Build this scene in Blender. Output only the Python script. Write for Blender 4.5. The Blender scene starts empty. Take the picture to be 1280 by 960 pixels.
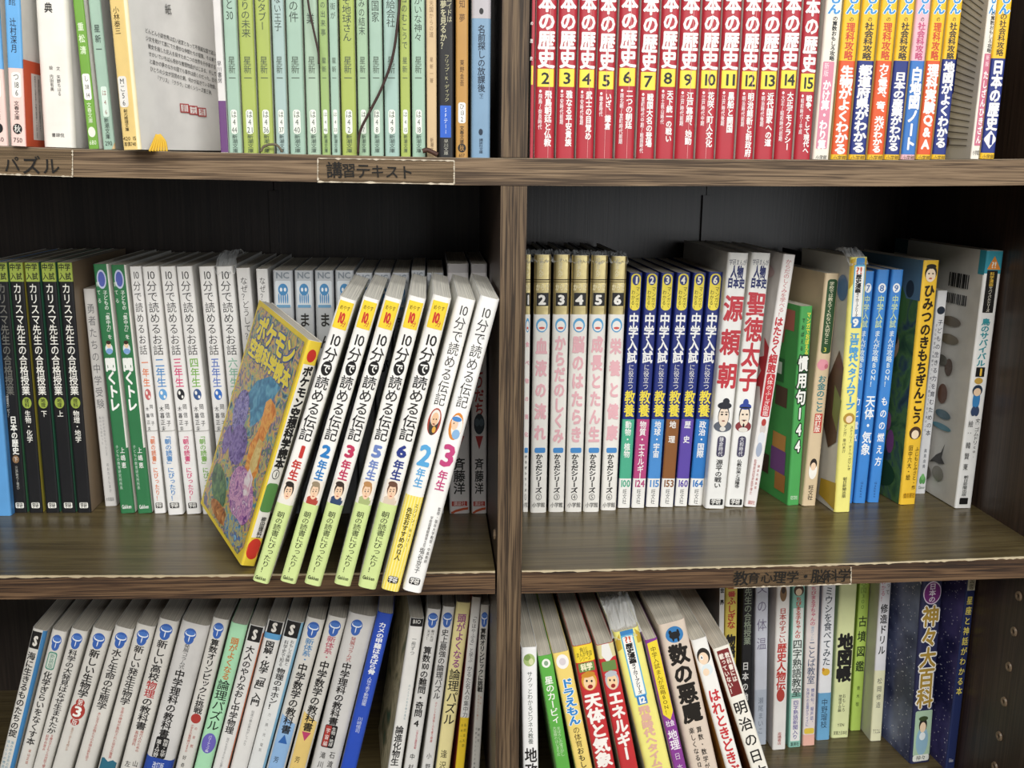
import bpy, math, random
from mathutils import Vector, Matrix
random.seed(7)

# ------------------------------------------------------------------ camera
SC = bpy.context.scene
COL = SC.collection
F_PX, PITCH, YAW, ROLL = 1269.06, 0.2086, 0.0823, 0.0122
CAM = Vector((-0.0577, -0.7035, 0.2894))
def cam_axes():
    cp, sp, cy, sy = math.cos(PITCH), math.sin(PITCH), math.cos(YAW), math.sin(YAW)
    f = Vector((sy*cp, cy*cp, -sp)); r = Vector((cy, -sy, 0)); u = r.cross(f)
    c, s = math.cos(ROLL), math.sin(ROLL)
    return c*r + s*u, -s*r + c*u, f
RT, UP, FW = cam_axes()
cd = bpy.data.cameras.new('camera'); cam = bpy.data.objects.new('camera', cd); COL.objects.link(cam)
cd.sensor_fit = 'HORIZONTAL'; cd.sensor_width = 36.0; cd.lens = 36.0*F_PX/1280.0
cd.clip_start = 0.02; cd.clip_end = 50
cam.matrix_world = Matrix(((RT.x, UP.x, -FW.x, CAM.x), (RT.y, UP.y, -FW.y, CAM.y), (RT.z, UP.z, -FW.z, CAM.z), (0, 0, 0, 1)))
SC.camera = cam
SC.view_settings.view_transform = 'Standard'; SC.view_settings.look = 'None'
SC.view_settings.gamma = 1.0; SC.view_settings.use_curve_mapping = False
SC.view_settings.exposure = 0.0

# ------------------------------------------------------------------ light
w = bpy.data.worlds.new('room_light'); SC.world = w; w.use_nodes = True
w.node_tree.nodes['Background'].inputs[0].default_value = (0.92, 0.96, 1.0, 1)
w.node_tree.nodes['Background'].inputs[1].default_value = 0.14
def area(name, loc, target, sx, sy, power, colr):
    l = bpy.data.lights.new(name, 'AREA'); l.shape = 'RECTANGLE'; l.size = sx; l.size_y = sy
    l.energy = power; l.color = colr
    o = bpy.data.objects.new(name, l); COL.objects.link(o); o.location = loc
    o.rotation_euler = (Vector(target) - Vector(loc)).to_track_quat('-Z', 'Y').to_euler()
    return o
area('ceiling_lamp_row', (0.05, -2.45, 1.55), (0.0, 0.0, 0.0), 3.4, 0.6, 80, (1.0, 0.985, 0.95))
area('ceiling_lamp_near', (0.0, -1.15, 1.60), (0.0, -0.7, -1.0), 1.8, 0.3, 12, (1.0, 0.985, 0.95))
area('daylight_window', (1.3, -3.4, 0.55), (0.1, 0.0, 0.1), 1.6, 1.2, 24, (0.93, 0.97, 1.0))

# ------------------------------------------------------------------ pixel helpers (photo 1280x960)
def ray(px, py):
    return FW + RT*((px-640.0)/F_PX) + UP*((480.0-py)/F_PX)
def at_y(px, py, y):
    d = ray(px, py); return CAM + d*((y-CAM.y)/d.y)
def at_z(px, py, z):
    d = ray(px, py); return CAM + d*((z-CAM.z)/d.z)
def at_x(px, py, x):
    d = ray(px, py); return CAM + d*((x-CAM.x)/d.x)

def lerp_tab(tab, x):
    if x <= tab[0][0]: return tab[0][1]
    for (x0, y0), (x1, y1) in zip(tab, tab[1:]):
        if x <= x1: return y0 + (y1-y0)*(x-x0)/(x1-x0)
    return tab[-1][1]
# measured sag of the boards (world x, z)
UP_T = [(-.45, .3018), (-.336, .3001), (-.255, .2984), (-.045, .2965), (.042, .2970), (.268, .2988), (.361, .3008), (.45, .302)]
UP_B = [(-.45, .283), (-.338, .2815), (-.256, .2806), (-.11, .2791), (-.045, .2782), (.043, .2787), (.27, .2807), (.363, .2825), (.45, .284)]
LO_T = [(-.42, .003), (-.363, .0024), (-.23, .0), (-.045, -.0013), (.05, -.0018), (.27, -.0008), (.398, .0019), (.42, .0024)]
LO_B = [(-.42, -.0148), (-.364, -.0153), (-.23, -.0181), (-.045, -.0189), (.05, -.0196), (.272, -.0172), (.40, -.0155), (.42, -.0153)]
Z_LOW = -0.245
def shelf_z(level, x):
    return lerp_tab(UP_T, x) if level == 'top' else lerp_tab(LO_T, x) if level == 'mid' else Z_LOW

# ------------------------------------------------------------------ materials
def lin(h):
    h = h.lstrip('#'); v = [int(h[i:i+2], 16)/255 for i in (0, 2, 4)]
    return tuple((c/12.92 if c <= .04045 else ((c+.055)/1.055)**2.4) for c in v) + (1,)
MATS = {}
def nt(name):
    m = bpy.data.materials.new(name); m.use_nodes = True
    return m, m.node_tree.nodes, m.node_tree.links, m.node_tree.nodes['Principled BSDF']
def ink(h, rough=.42):
    """printed or laminated card of one colour with a little handling wear"""
    k = ('ink', h, rough)
    if k in MATS: return MATS[k]
    m, N, L, b = nt('print_' + h.strip('#'))
    tc = N.new('ShaderNodeTexCoord'); nz = N.new('ShaderNodeTexNoise'); nz.inputs['Scale'].default_value = 45; nz.inputs['Detail'].default_value = 4
    L.new(tc.outputs['Object'], nz.inputs['Vector'])
    mx = N.new('ShaderNodeMix'); mx.data_type = 'RGBA'; mx.inputs[6].default_value = lin(h)
    c = lin(h); mx.inputs[7].default_value = tuple(x*.86+.004 for x in c[:3]) + (1,)
    mr = N.new('ShaderNodeMapRange'); mr.inputs[1].default_value = .45; mr.inputs[2].default_value = .8
    L.new(nz.outputs['Fac'], mr.inputs[0]); L.new(mr.outputs[0], mx.inputs[0])
    L.new(mx.outputs[2], b.inputs['Base Color'])
    b.inputs['Roughness'].default_value = rough
    b.inputs['Specular IOR Level'].default_value = .4
    MATS[k] = m; return m
def paper(h='#e6e0d0'):
    """edge of a page block: fine sheet lines across the thickness"""
    k = ('paper', h)
    if k in MATS: return MATS[k]
    m, N, L, b = nt('page_edges_' + h.strip('#'))
    tc = N.new('ShaderNodeTexCoord'); mp = N.new('ShaderNodeMapping'); mp.inputs['Scale'].default_value = (2600, 9, 9)
    nz = N.new('ShaderNodeTexNoise'); nz.inputs['Scale'].default_value = 1.0; nz.inputs['Detail'].default_value = 2
    L.new(tc.outputs['Object'], mp.inputs[0]); L.new(mp.outputs[0], nz.inputs['Vector'])
    cr = N.new('ShaderNodeValToRGB'); c = lin(h)
    cr.color_ramp.elements[0].position = .3; cr.color_ramp.elements[0].color = tuple(x*.62 for x in c[:3]) + (1,)
    cr.color_ramp.elements[1].position = .62; cr.color_ramp.elements[1].color = c
    L.new(nz.outputs['Fac'], cr.inputs[0]); L.new(cr.outputs[0], b.inputs['Base Color'])
    b.inputs['Roughness'].default_value = .85
    MATS[k] = m; return m
def wood(name, axis, dark, mid, light, rough, scale=1.0, spec=.5):
    k = ('wood', name)
    if k in MATS: return MATS[k]
    m, N, L, b = nt(name)
    tc = N.new('ShaderNodeTexCoord'); mp = N.new('ShaderNodeMapping')
    s = [900*scale]*3; s['xyz'.index(axis)] = 17*scale
    mp.inputs['Scale'].default_value = s
    L.new(tc.outputs['Object'], mp.inputs[0])
    nz = N.new('ShaderNodeTexNoise'); nz.inputs['Scale'].default_value = 1; nz.inputs['Detail'].default_value = 4; nz.inputs['Distortion'].default_value = .7
    L.new(mp.outputs[0], nz.inputs['Vector'])
    mp2 = N.new('ShaderNodeMapping'); mp2.inputs['Scale'].default_value = [v*.22 for v in s]
    L.new(tc.outputs['Object'], mp2.inputs[0])
    n2 = N.new('ShaderNodeTexNoise'); n2.inputs['Scale'].default_value = 1; n2.inputs['Detail'].default_value = 2
    L.new(mp2.outputs[0], n2.inputs['Vector'])
    ad = N.new('ShaderNodeMath'); ad.operation = 'MULTIPLY_ADD'; ad.inputs[1].default_value = .35
    L.new(n2.outputs['Fac'], ad.inputs[0]); 
    ml = N.new('ShaderNodeMath'); ml.operation = 'MULTIPLY'; ml.inputs[1].default_value = .65
    L.new(nz.outputs['Fac'], ml.inputs[0]); L.new(ml.outputs[0], ad.inputs[2])
    cr = N.new('ShaderNodeValToRGB'); e = cr.color_ramp.elements
    e[0].position = .42; e[0].color = lin(dark); e[1].position = .585; e[1].color = lin(light)
    x = e.new(.5); x.color = lin(mid)
    L.new(ad.outputs[0], cr.inputs[0]); L.new(cr.outputs[0], b.inputs['Base Color'])
    bp = N.new('ShaderNodeBump'); bp.inputs['Strength'].default_value = .12; bp.inputs['Distance'].default_value = .0006
    L.new(nz.outputs['Fac'], bp.inputs['Height']); L.new(bp.outputs[0], b.inputs['Normal'])
    b.inputs['Roughness'].default_value = rough; b.inputs['Specular IOR Level'].default_value = spec
    MATS[k] = m; return m
def starry(name, base, hi, star=True):
    k = ('star', name)
    if k in MATS: return MATS[k]
    m, N, L, b = nt(name)
    tc = N.new('ShaderNodeTexCoord'); nz = N.new('ShaderNodeTexNoise'); nz.inputs['Scale'].default_value = 22; nz.inputs['Detail'].default_value = 6
    L.new(tc.outputs['Object'], nz.inputs['Vector'])
    cr = N.new('ShaderNodeValToRGB'); e = cr.color_ramp.elements
    e[0].position = .38; e[0].color = lin(base); e[1].position = .72; e[1].color = lin(hi)
    L.new(nz.outputs['Fac'], cr.inputs[0])
    vo = N.new('ShaderNodeTexVoronoi'); vo.inputs['Scale'].default_value = 260
    L.new(tc.outputs['Object'], vo.inputs['Vector'])
    ls = N.new('ShaderNodeMath'); ls.operation = 'LESS_THAN'; ls.inputs[1].default_value = .16 if star else 0.0
    L.new(vo.outputs['Distance'], ls.inputs[0])
    mx = N.new('ShaderNodeMix'); mx.data_type = 'RGBA'; mx.inputs[7].default_value = (.75, .75, .85, 1)
    L.new(ls.outputs[0], mx.inputs[0]); L.new(cr.outputs[0], mx.inputs[6]); L.new(mx.outputs[2], b.inputs['Base Color'])
    b.inputs['Roughness'].default_value = .35
    MATS[k] = m; return m
def marbled(name, cols, scale=30):
    """loose painted illustration: soft blotches of the given colours"""
    k = ('marb', name)
    if k in MATS: return MATS[k]
    m, N, L, b = nt(name)
    tc = N.new('ShaderNodeTexCoord'); nz = N.new('ShaderNodeTexNoise'); nz.inputs['Scale'].default_value = scale; nz.inputs['Detail'].default_value = 3; nz.inputs['Distortion'].default_value = 1.2
    L.new(tc.outputs['Object'], nz.inputs['Vector'])
    cr = N.new('ShaderNodeValToRGB'); e = cr.color_ramp.elements
    n = len(cols)
    e[0].position = .3; e[0].color = lin(cols[0]); e[1].position = .7; e[1].color = lin(cols[-1])
    for i, c in enumerate(cols[1:-1], 1):
        x = e.new(.3 + .4*i/(n-1)); x.color = lin(c)
    L.new(nz.outputs['Fac'], cr.inputs[0]); L.new(cr.outputs[0], b.inputs['Base Color'])
    b.inputs['Roughness'].default_value = .35
    MATS[k] = m; return m
def gold():
    if 'gold' in MATS: return MATS['gold']
    m, N, L, b = nt('gold_foil')
    b.inputs['Base Color'].default_value = lin('#d6c48c'); b.inputs['Metallic'].default_value = .8; b.inputs['Roughness'].default_value = .3
    tc = N.new('ShaderNodeTexCoord'); nz = N.new('ShaderNodeTexNoise'); nz.inputs['Scale'].default_value = 90; nz.inputs['Detail'].default_value = 2
    L.new(tc.outputs['Object'], nz.inputs['Vector'])
    bp = N.new('ShaderNodeBump'); bp.inputs['Strength'].default_value = .3; bp.inputs['Distance'].default_value = .0008
    L.new(nz.outputs['Fac'], bp.inputs['Height']); L.new(bp.outputs[0], b.inputs['Normal'])
    MATS['gold'] = m; return m
def film():
    if 'film' in MATS: return MATS['film']
    m, N, L, b = nt('clear_cover_film')
    b.inputs['Base Color'].default_value = (.9, .92, .92, 1); b.inputs['Roughness'].default_value = .12
    b.inputs['Alpha'].default_value = .38; b.inputs['Specular IOR Level'].default_value = .8
    MATS['film'] = m; return m
def tape():
    if 'tape' in MATS: return MATS['tape']
    m, N, L, b = nt('clear_tape')
    b.inputs['Base Color'].default_value = lin('#8a7658'); b.inputs['Roughness'].default_value = .22; b.inputs['Alpha'].default_value = .22
    MATS['tape'] = m; return m
def as_mat(c):
    return ink(c) if isinstance(c, str) else c

# ------------------------------------------------------------------ mesh helpers
def link(name, verts, faces, mats, parent=None, fm=None, smooth=None):
    me = bpy.data.meshes.new(name); me.from_pydata([tuple(v) for v in verts], [], faces)
    for m in (mats if isinstance(mats, (list, tuple)) else [mats]): me.materials.append(m)
    if fm:
        for p, i in zip(me.polygons, fm): p.material_index = i
    if smooth:
        for p, s in zip(me.polygons, smooth): p.use_smooth = s
    me.update()
    o = bpy.data.objects.new(name, me); COL.objects.link(o)
    if parent is not None: o.parent = parent
    return o
def box_vf(x0, x1, y0, y1, z0, z1):
    v = [(x0, y0, z0), (x1, y0, z0), (x1, y1, z0), (x0, y1, z0), (x0, y0, z1), (x1, y0, z1), (x1, y1, z1), (x0, y1, z1)]
    f = [(0, 3, 2, 1), (4, 5, 6, 7), (0, 1, 5, 4), (1, 2, 6, 5), (2, 3, 7, 6), (3, 0, 4, 7)]
    return v, f
def tube_vf(pts, r, n=7):
    V, Fc = [], []
    pts = [Vector(p) for p in pts]
    for i, p in enumerate(pts):
        d = (pts[min(i+1, len(pts)-1)] - pts[max(i-1, 0)]).normalized()
        a = d.cross(Vector((0, 1, .01))).normalized(); b = d.cross(a)
        for k in range(n):
            t = 2*math.pi*k/n; V.append(p + (a*math.cos(t) + b*math.sin(t))*r)
        if i:
            o = (i-1)*n
            for k in range(n): Fc.append((o+k, o+(k+1) % n, o+n+(k+1) % n, o+n+k))
    Fc.append(tuple(range(n-1, -1, -1))); o = (len(pts)-1)*n; Fc.append(tuple(range(o, o+n)))
    return V, Fc
def smooth_path(pts, n=8):
    pts = [Vector(p) for p in pts]; out = []
    for i in range(len(pts)-1):
        p0, p1, p2, p3 = pts[max(i-1, 0)], pts[i], pts[i+1], pts[min(i+2, len(pts)-1)]
        for k in range(n):
            t = k/n
            out.append(.5*((2*p1) + (p2-p0)*t + (2*p0-5*p1+4*p2-p3)*t*t + (3*p1-p0-3*p2+p3)*t**3))
    out.append(pts[-1]); return out

# ------------------------------------------------------------------ glyphs of Blender's own default font
NUMW = 'zero one two three four five six seven eight nine ten eleven twelve thirteen fourteen fifteen sixteen seventeen eighteen nineteen twenty'.split()
def words(n):
    n = int(n)
    return NUMW[n] if n <= 20 else {2: 'twenty', 3: 'thirty', 4: 'forty'}[n//10] + ('-' + NUMW[n % 10] if n % 10 else '')
GL = {}
GS = bpy.data.scenes.new('lettering_source')
def glyph(ch):
    if ch in GL: return GL[ch]
    cu = bpy.data.curves.new('g', 'FONT'); cu.body = ch; cu.resolution_u = 2; cu.size = 1.0
    ob = bpy.data.objects.new('g', cu); GS.collection.objects.link(ob)
    GS.view_layers[0].update()
    ev = ob.evaluated_get(GS.view_layers[0].depsgraph); me = ev.to_mesh()
    vs = [(v.co.x, v.co.y) for v in me.vertices]; fs = [tuple(p.vertices) for p in me.polygons]
    ev.to_mesh_clear(); bpy.data.objects.remove(ob); bpy.data.curves.remove(cu)
    GL[ch] = (vs, fs); return GL[ch]
ROT = set('ー〜~（）()「」[]『』…−-–|:：')
def cell(ch, vert=True):
    """verts centred on the middle of the character cell, cell size 1"""
    vs, fs = glyph(ch)
    if not vs: return [], []
    if ord(ch) >= 0x2000: cx, cy = .5, .38
    else:
        xs = [v[0] for v in vs]; cx, cy = (min(xs)+max(xs))/2, .345
    out = [(x-cx, y-cy) for x, y in vs]
    if vert and ch in ROT: out = [(y, -x) for x, y in out]; 
    elif vert and ch in '、。，．': out = [(x+.55, y+.55) for x, y in out]
    elif vert and ch in 'ぁぃぅぇぉっゃゅょァィゥェォッャュョ': out = [(x+.1, y+.12) for x, y in out]
    return out, fs
def tokens(s):
    out, i = [], 0
    while i < len(s):
        if s[i] == '{':
            j = s.index('}', i); out.append(s[i+1:j]); i = j+1
        else: out.append(s[i]); i += 1
    return out
def hline(s, sx, sy, cx, cy):
    """horizontal line of text centred at cx, cy -> 2d verts, faces"""
    V, Fc = [], []; x = 0
    for ch in s:
        if ch == ' ': x += .4; continue
        vs, fs = glyph(ch)
        if not vs: continue
        wide = 1.0 if ord(ch) >= 0x2000 else max(v[0] for v in vs) + .07
        o = len(V); V += [(x+a, b-.36) for a, b in vs]; Fc += [tuple(i+o for i in f) for f in fs]; x += wide
    return [(cx+(a-x/2)*sx, cy+b*sy) for a, b in V], Fc, x
def bolden(V, Fc, wt):
    """-> verts with a third value, a tiny depth step so that the overlapping copies never lie in one plane"""
    if not wt: return [(a, b, 0) for a, b in V], Fc
    V2, F2 = [], []
    for k, (dx, dy) in enumerate(((-.7, -.7), (.7, -.7), (-.7, .7), (.7, .7), (1, 0), (-1, 0), (0, 1), (0, -1))):
        o = len(V2); V2 += [(a+dx*wt, b+dy*wt, k*4e-6) for a, b in V]; F2 += [tuple(i+o for i in f) for f in Fc]
    return V2, F2
def slice_poly(pts, n=10):
    """cut a flat outline into upright strips so that it can follow a rounded spine"""
    x0, x1 = min(p[0] for p in pts), max(p[0] for p in pts); out = []
    def clip(P, x, keep_left):
        R = []
        for a, b in zip(P, P[1:]+P[:1]):
            ia, ib = (a[0] <= x) == keep_left or a[0] == x, (b[0] <= x) == keep_left or b[0] == x
            if ia: R.append(a)
            if ia != ib:
                t = (x-a[0])/(b[0]-a[0]); R.append((x, a[1]+(b[1]-a[1])*t))
        return R
    for i in range(n):
        P = clip(clip(list(pts), x0+(x1-x0)*i/n, False), x0+(x1-x0)*(i+1)/n, True)
        if len(P) > 2: out.append(P)
    V, Fc = [], []
    for P in out:
        Fc.append(tuple(range(len(V), len(V)+len(P)))); V += P
    return V, Fc

# ------------------------------------------------------------------ room and bookcase
Z_FLOOR = -0.965
def struct(name, v, f, m, label, cat):
    o = link(name, v, f, m); o['kind'] = 'structure'; o['label'] = label; o['category'] = cat; return o
v, f = box_vf(-2.5, 2.5, -4.5, .36, Z_FLOOR-.05, Z_FLOOR)
struct('floor', v, f, wood('floor_boards', 'x', '#8f7f6a', '#a3927b', '#b5a48c', .45, .2), 'pale wooden floor in front of the bookcase', 'floor')
v, f = box_vf(-2.5, 2.5, .33, .40, Z_FLOOR, 1.75)
struct('wall_back', v, f, ink('#d9d6cf', .8), 'plain off-white wall behind the bookcase', 'wall')

CASE = bpy.data.objects.new('bookcase', None); COL.objects.link(CASE); CASE.location = (0, .15, Z_FLOOR)
CASE['label'] = 'dark brown wood-grain bookcase with a centre divider and packed shelves'; CASE['category'] = 'bookcase'
def part(name, v, f, m, fm=None, parent=CASE, label=None, smooth=None):
    if parent is CASE:
        v = [(a[0], a[1]-.15, a[2]-Z_FLOOR) for a in v]
    o = link(name, v, f, m, parent, fm, smooth)
    if label: o['label'] = label
    return o
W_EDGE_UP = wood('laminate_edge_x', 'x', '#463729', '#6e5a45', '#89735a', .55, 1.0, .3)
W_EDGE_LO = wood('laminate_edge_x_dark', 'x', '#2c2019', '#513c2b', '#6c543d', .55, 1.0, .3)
W_EDGE_Z = wood('laminate_edge_z', 'z', '#33281e', '#574635', '#705d47', .55, 1.0, .3)
W_TOP = wood('laminate_top', 'x', '#4a3f28', '#5c5034', '#665a3c', .3, .6, .5)
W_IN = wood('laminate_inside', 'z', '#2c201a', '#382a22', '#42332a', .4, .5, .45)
W_BACK = wood('back_board', 'z', '#2b2420', '#332b26', '#3a312b', .36, .5, .5)
PIN = ink('#7d6a55', .3)
DPT = .2975
def plain_panel(name, x0, x1, y0, y1, z0, z1, front):
    v, f = box_vf(x0, x1, y0, y1, z0, z1)
    return part(name, v, f, [W_IN, front], [0, 0, 1, 0, 0, 0])
plain_panel('side_panel', -.568, -.55, 0, .305, Z_FLOOR, .95, W_EDGE_Z)
plain_panel('side_panel', .4221, .4401, 0, .305, Z_FLOOR, .95, W_EDGE_Z)
plain_panel('divider_panel', -.009, .009, -.0004, DPT, Z_FLOOR+.06, .2781, W_EDGE_Z)
plain_panel('divider_panel', -.009, .009, .0006, DPT, .2972, .60, W_EDGE_Z)
def board(x0, x1, top, bot, front, y0=0.0, name='shelf_board'):
    xs = sorted({x0 + (x1-x0)*i/8 for i in range(9)} | {q[0] for q in UP_T+UP_B+LO_T+LO_B if x0 < q[0] < x1})
    n = len(xs)-1; V, Fc, fm = [], [], []
    for i, x in enumerate(xs):
        zt, zb = top(x), bot(x); b = .0007
        V += [(x, y0, zb), (x, y0, zt-b), (x, y0+b, zt), (x, DPT, zt), (x, DPT, zb)]
        if i:
            o = 5*(i-1)
            for k in range(5):
                k2 = (k+1) % 5
                Fc.append((o+k, o+k2, o+5+k2, o+5+k)); fm.append((0, 1, 1, 2, 2)[k])
    Fc += [(4, 3, 2, 1, 0), tuple(5*n+i for i in range(5))]; fm += [2, 2]
    return part(name, V, Fc, [front, W_TOP, W_IN], fm)
board(-.55, .4221, lambda x: lerp_tab(UP_T, x), lambda x: lerp_tab(UP_B, x), W_EDGE_UP)
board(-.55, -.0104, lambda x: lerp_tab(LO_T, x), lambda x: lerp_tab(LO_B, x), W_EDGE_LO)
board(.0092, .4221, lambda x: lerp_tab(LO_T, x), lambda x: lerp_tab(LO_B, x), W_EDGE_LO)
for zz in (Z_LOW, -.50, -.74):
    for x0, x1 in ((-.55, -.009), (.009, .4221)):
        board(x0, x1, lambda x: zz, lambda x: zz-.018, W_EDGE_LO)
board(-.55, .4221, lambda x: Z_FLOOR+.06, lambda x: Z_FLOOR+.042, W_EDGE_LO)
board(-.55, .4221, lambda x: .618, lambda x: .60, W_EDGE_UP)
v, f = box_vf(-.568, .4401, 0, .305, .95, .97); part('top_panel', v, f, [W_IN, W_EDGE_UP], [0, 0, 1, 0, 0, 0])
v, f = box_vf(-.55, .4221, .03, .045, Z_FLOOR, Z_FLOOR+.042); part('plinth', v, f, W_IN)
# back boards, butted at a seam in each half, with the joint strip over the seam
XS_L, XS_R = at_y(343, 262, DPT).x, at_y(882, 262, DPT).x
for x0, x1 in ((-.55, XS_L-.0004), (XS_L+.0004, -.0002), (.0002, XS_R-.0004), (XS_R+.0004, .4221)):
    v, f = box_vf(x0, x1, DPT, .303, Z_FLOOR, .95); part('back_board', v, f, W_BACK)
for xs in (XS_L, XS_R):
    for z0, z1 in ((.003, .2665), (-.24, -.03), (.302, .59)):
        v, f = box_vf(xs-.0042, xs+.0042, DPT-.004, DPT+.001, z0, z1); part('joint_strip', v, f, W_BACK)
# worn, pale front corner of the two middle shelves
def wear(x0, x1, tab, thick, col, seed):
    rnd = random.Random(seed); n = 150; V, Fc = [], []
    for i in range(n+1):
        x = x0 + (x1-x0)*i/n; z = lerp_tab(tab, x); k = thick*(.25 + rnd.random()**2*1.1)
        V += [(x, -.00025, z-.0005-k), (x, -.00025, z-.0004), (x, .0006, z+.00002), (x, .0006+k*.8, z+.00002)]
        if i:
            o = 4*(i-1)
            for q in range(3): Fc.append((o+q, o+4+q, o+5+q, o+q+1))
    part('worn_edge', V, Fc, ink(col, .7))
wear(-.55, -.0106, LO_T, .0009, '#b9a98a', 3)
wear(.0094, .4221, LO_T, .0009, '#c4b596', 4)
wear(-.55, .4221, UP_T, .00022, '#8a7a66', 5)
# shelf pin holes in the right side panel
for px, py in ((1274, 745), (1268, 789.5), (1261.6, 833.5), (1255.7, 877), (1249.5, 920), (1244, 958)):
    c = at_x(px, py, .4221); V, Fc = [], []
    for r, xx in ((.0042, .42200), (.0036, .4206), (.0021, .4206), (.0019, .4218)):
        for k in range(12):
            a = 2*math.pi*k/12; V.append((xx, c.y+r*math.cos(a), c.z+r*math.sin(a)))
    for q in range(3):
        for k in range(12): Fc.append((q*12+k, q*12+(k+1) % 12, q*12+12+(k+1) % 12, q*12+12+k))
    Fc.append(tuple(range(36, 48)))
    part('pin_socket', V, Fc, [PIN, ink('#2a211a')], [0]*36 + [1])
c = at_x(619, 668, -.009); V, Fc = [], []
for r, xx in ((.0042, -.0089), (.0036, -.0103), (.0021, -.0103), (.0019, -.0091)):
    for k in range(12):
        a = 2*math.pi*k/12; V.append((xx, c.y+r*math.cos(a), c.z+r*math.sin(a)))
for q in range(3):
    for k in range(12): Fc.append((q*12+k, q*12+12+k, q*12+12+(k+1) % 12, q*12+(k+1) % 12))
Fc.append(tuple(range(36, 48))); part('pin_socket', V, Fc, [PIN, ink('#2a211a')], [0]*36 + [1])
# taped handwritten shelf labels
def tape_label(corners, words, x0, x1, yc0, yc1, size, sides, seed, label):
    rnd = random.Random(seed); Y = -.0006
    P = [at_y(px, py, Y) for px, py in corners]
    t = part('label_tape', P, [(0, 1, 2, 3)], tape(), label=label)
    V, Fc = [], []
    for a, b in sides:
        n = 40
        A, B = P[a], P[b]; d = (B-A); nrm = Vector((-d.z, 0, d.x)).normalized()
        for i in range(n+1):
            k = .0002 + rnd.random()**3*.0009; q = A + d*(i/n)
            V += [q - nrm*k*.4 + Vector((0, -.0002, 0)), q + nrm*k + Vector((0, -.0002, 0))]
            if i: o = len(V)-4; Fc.append((o, o+2, o+3, o+1))
    e = link('peeling_edge', [(a[0], a[1]-.15, a[2]-Z_FLOOR) for a in V], Fc, ink('#cfc3ae', .6), t)
    V, Fc = [], []; n = len(words)
    for i, ch in enumerate(words):
        vs, fs = cell(ch, False); vs, fs = bolden(vs, fs, .01)
        u = (i+.5)/n; c = at_y(x0+(x1-x0)*u, yc0+(yc1-yc0)*u, Y-.0003); a = rnd.uniform(-.12, .12); s = size*rnd.uniform(.85, 1.1)
        o = len(V)
        V += [(c.x + (p*math.cos(a)-q*math.sin(a))*s, c.y-k_, c.z + (p*math.sin(a)+q*math.cos(a))*s) for p, q, k_ in vs]
        Fc += [tuple(k+o for k in ff) for ff in fs]
    link('handwriting', [(a[0], a[1]-.15, a[2]-Z_FLOOR) for a in V], Fc, ink('#0d0906', .7), t)
tape_label([(-30, 217), (91, 221), (91, 187.5), (-30, 184)], 'パズル', 2, 76, 205, 208, .0118, ((0, 1), (1, 2)), 1, 'clear tape over handwritten katakana')
tape_label([(397, 227.5), (568, 230.5), (568, 200.5), (397, 197.5)], '講習テキスト', 409, 517, 212, 215.5, .0108, ((0, 1), (1, 2), (2, 3), (3, 0)), 2, 'clear tape over handwritten kanji and katakana')
tape_label([(917, 735), (1064, 730), (1064, 708.5), (917, 713)], '教育心理学・脳科学', 918, 1064, 723, 719, .0112, ((0, 1), (1, 2)), 3, 'clear tape over a line of handwritten kanji')

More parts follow.
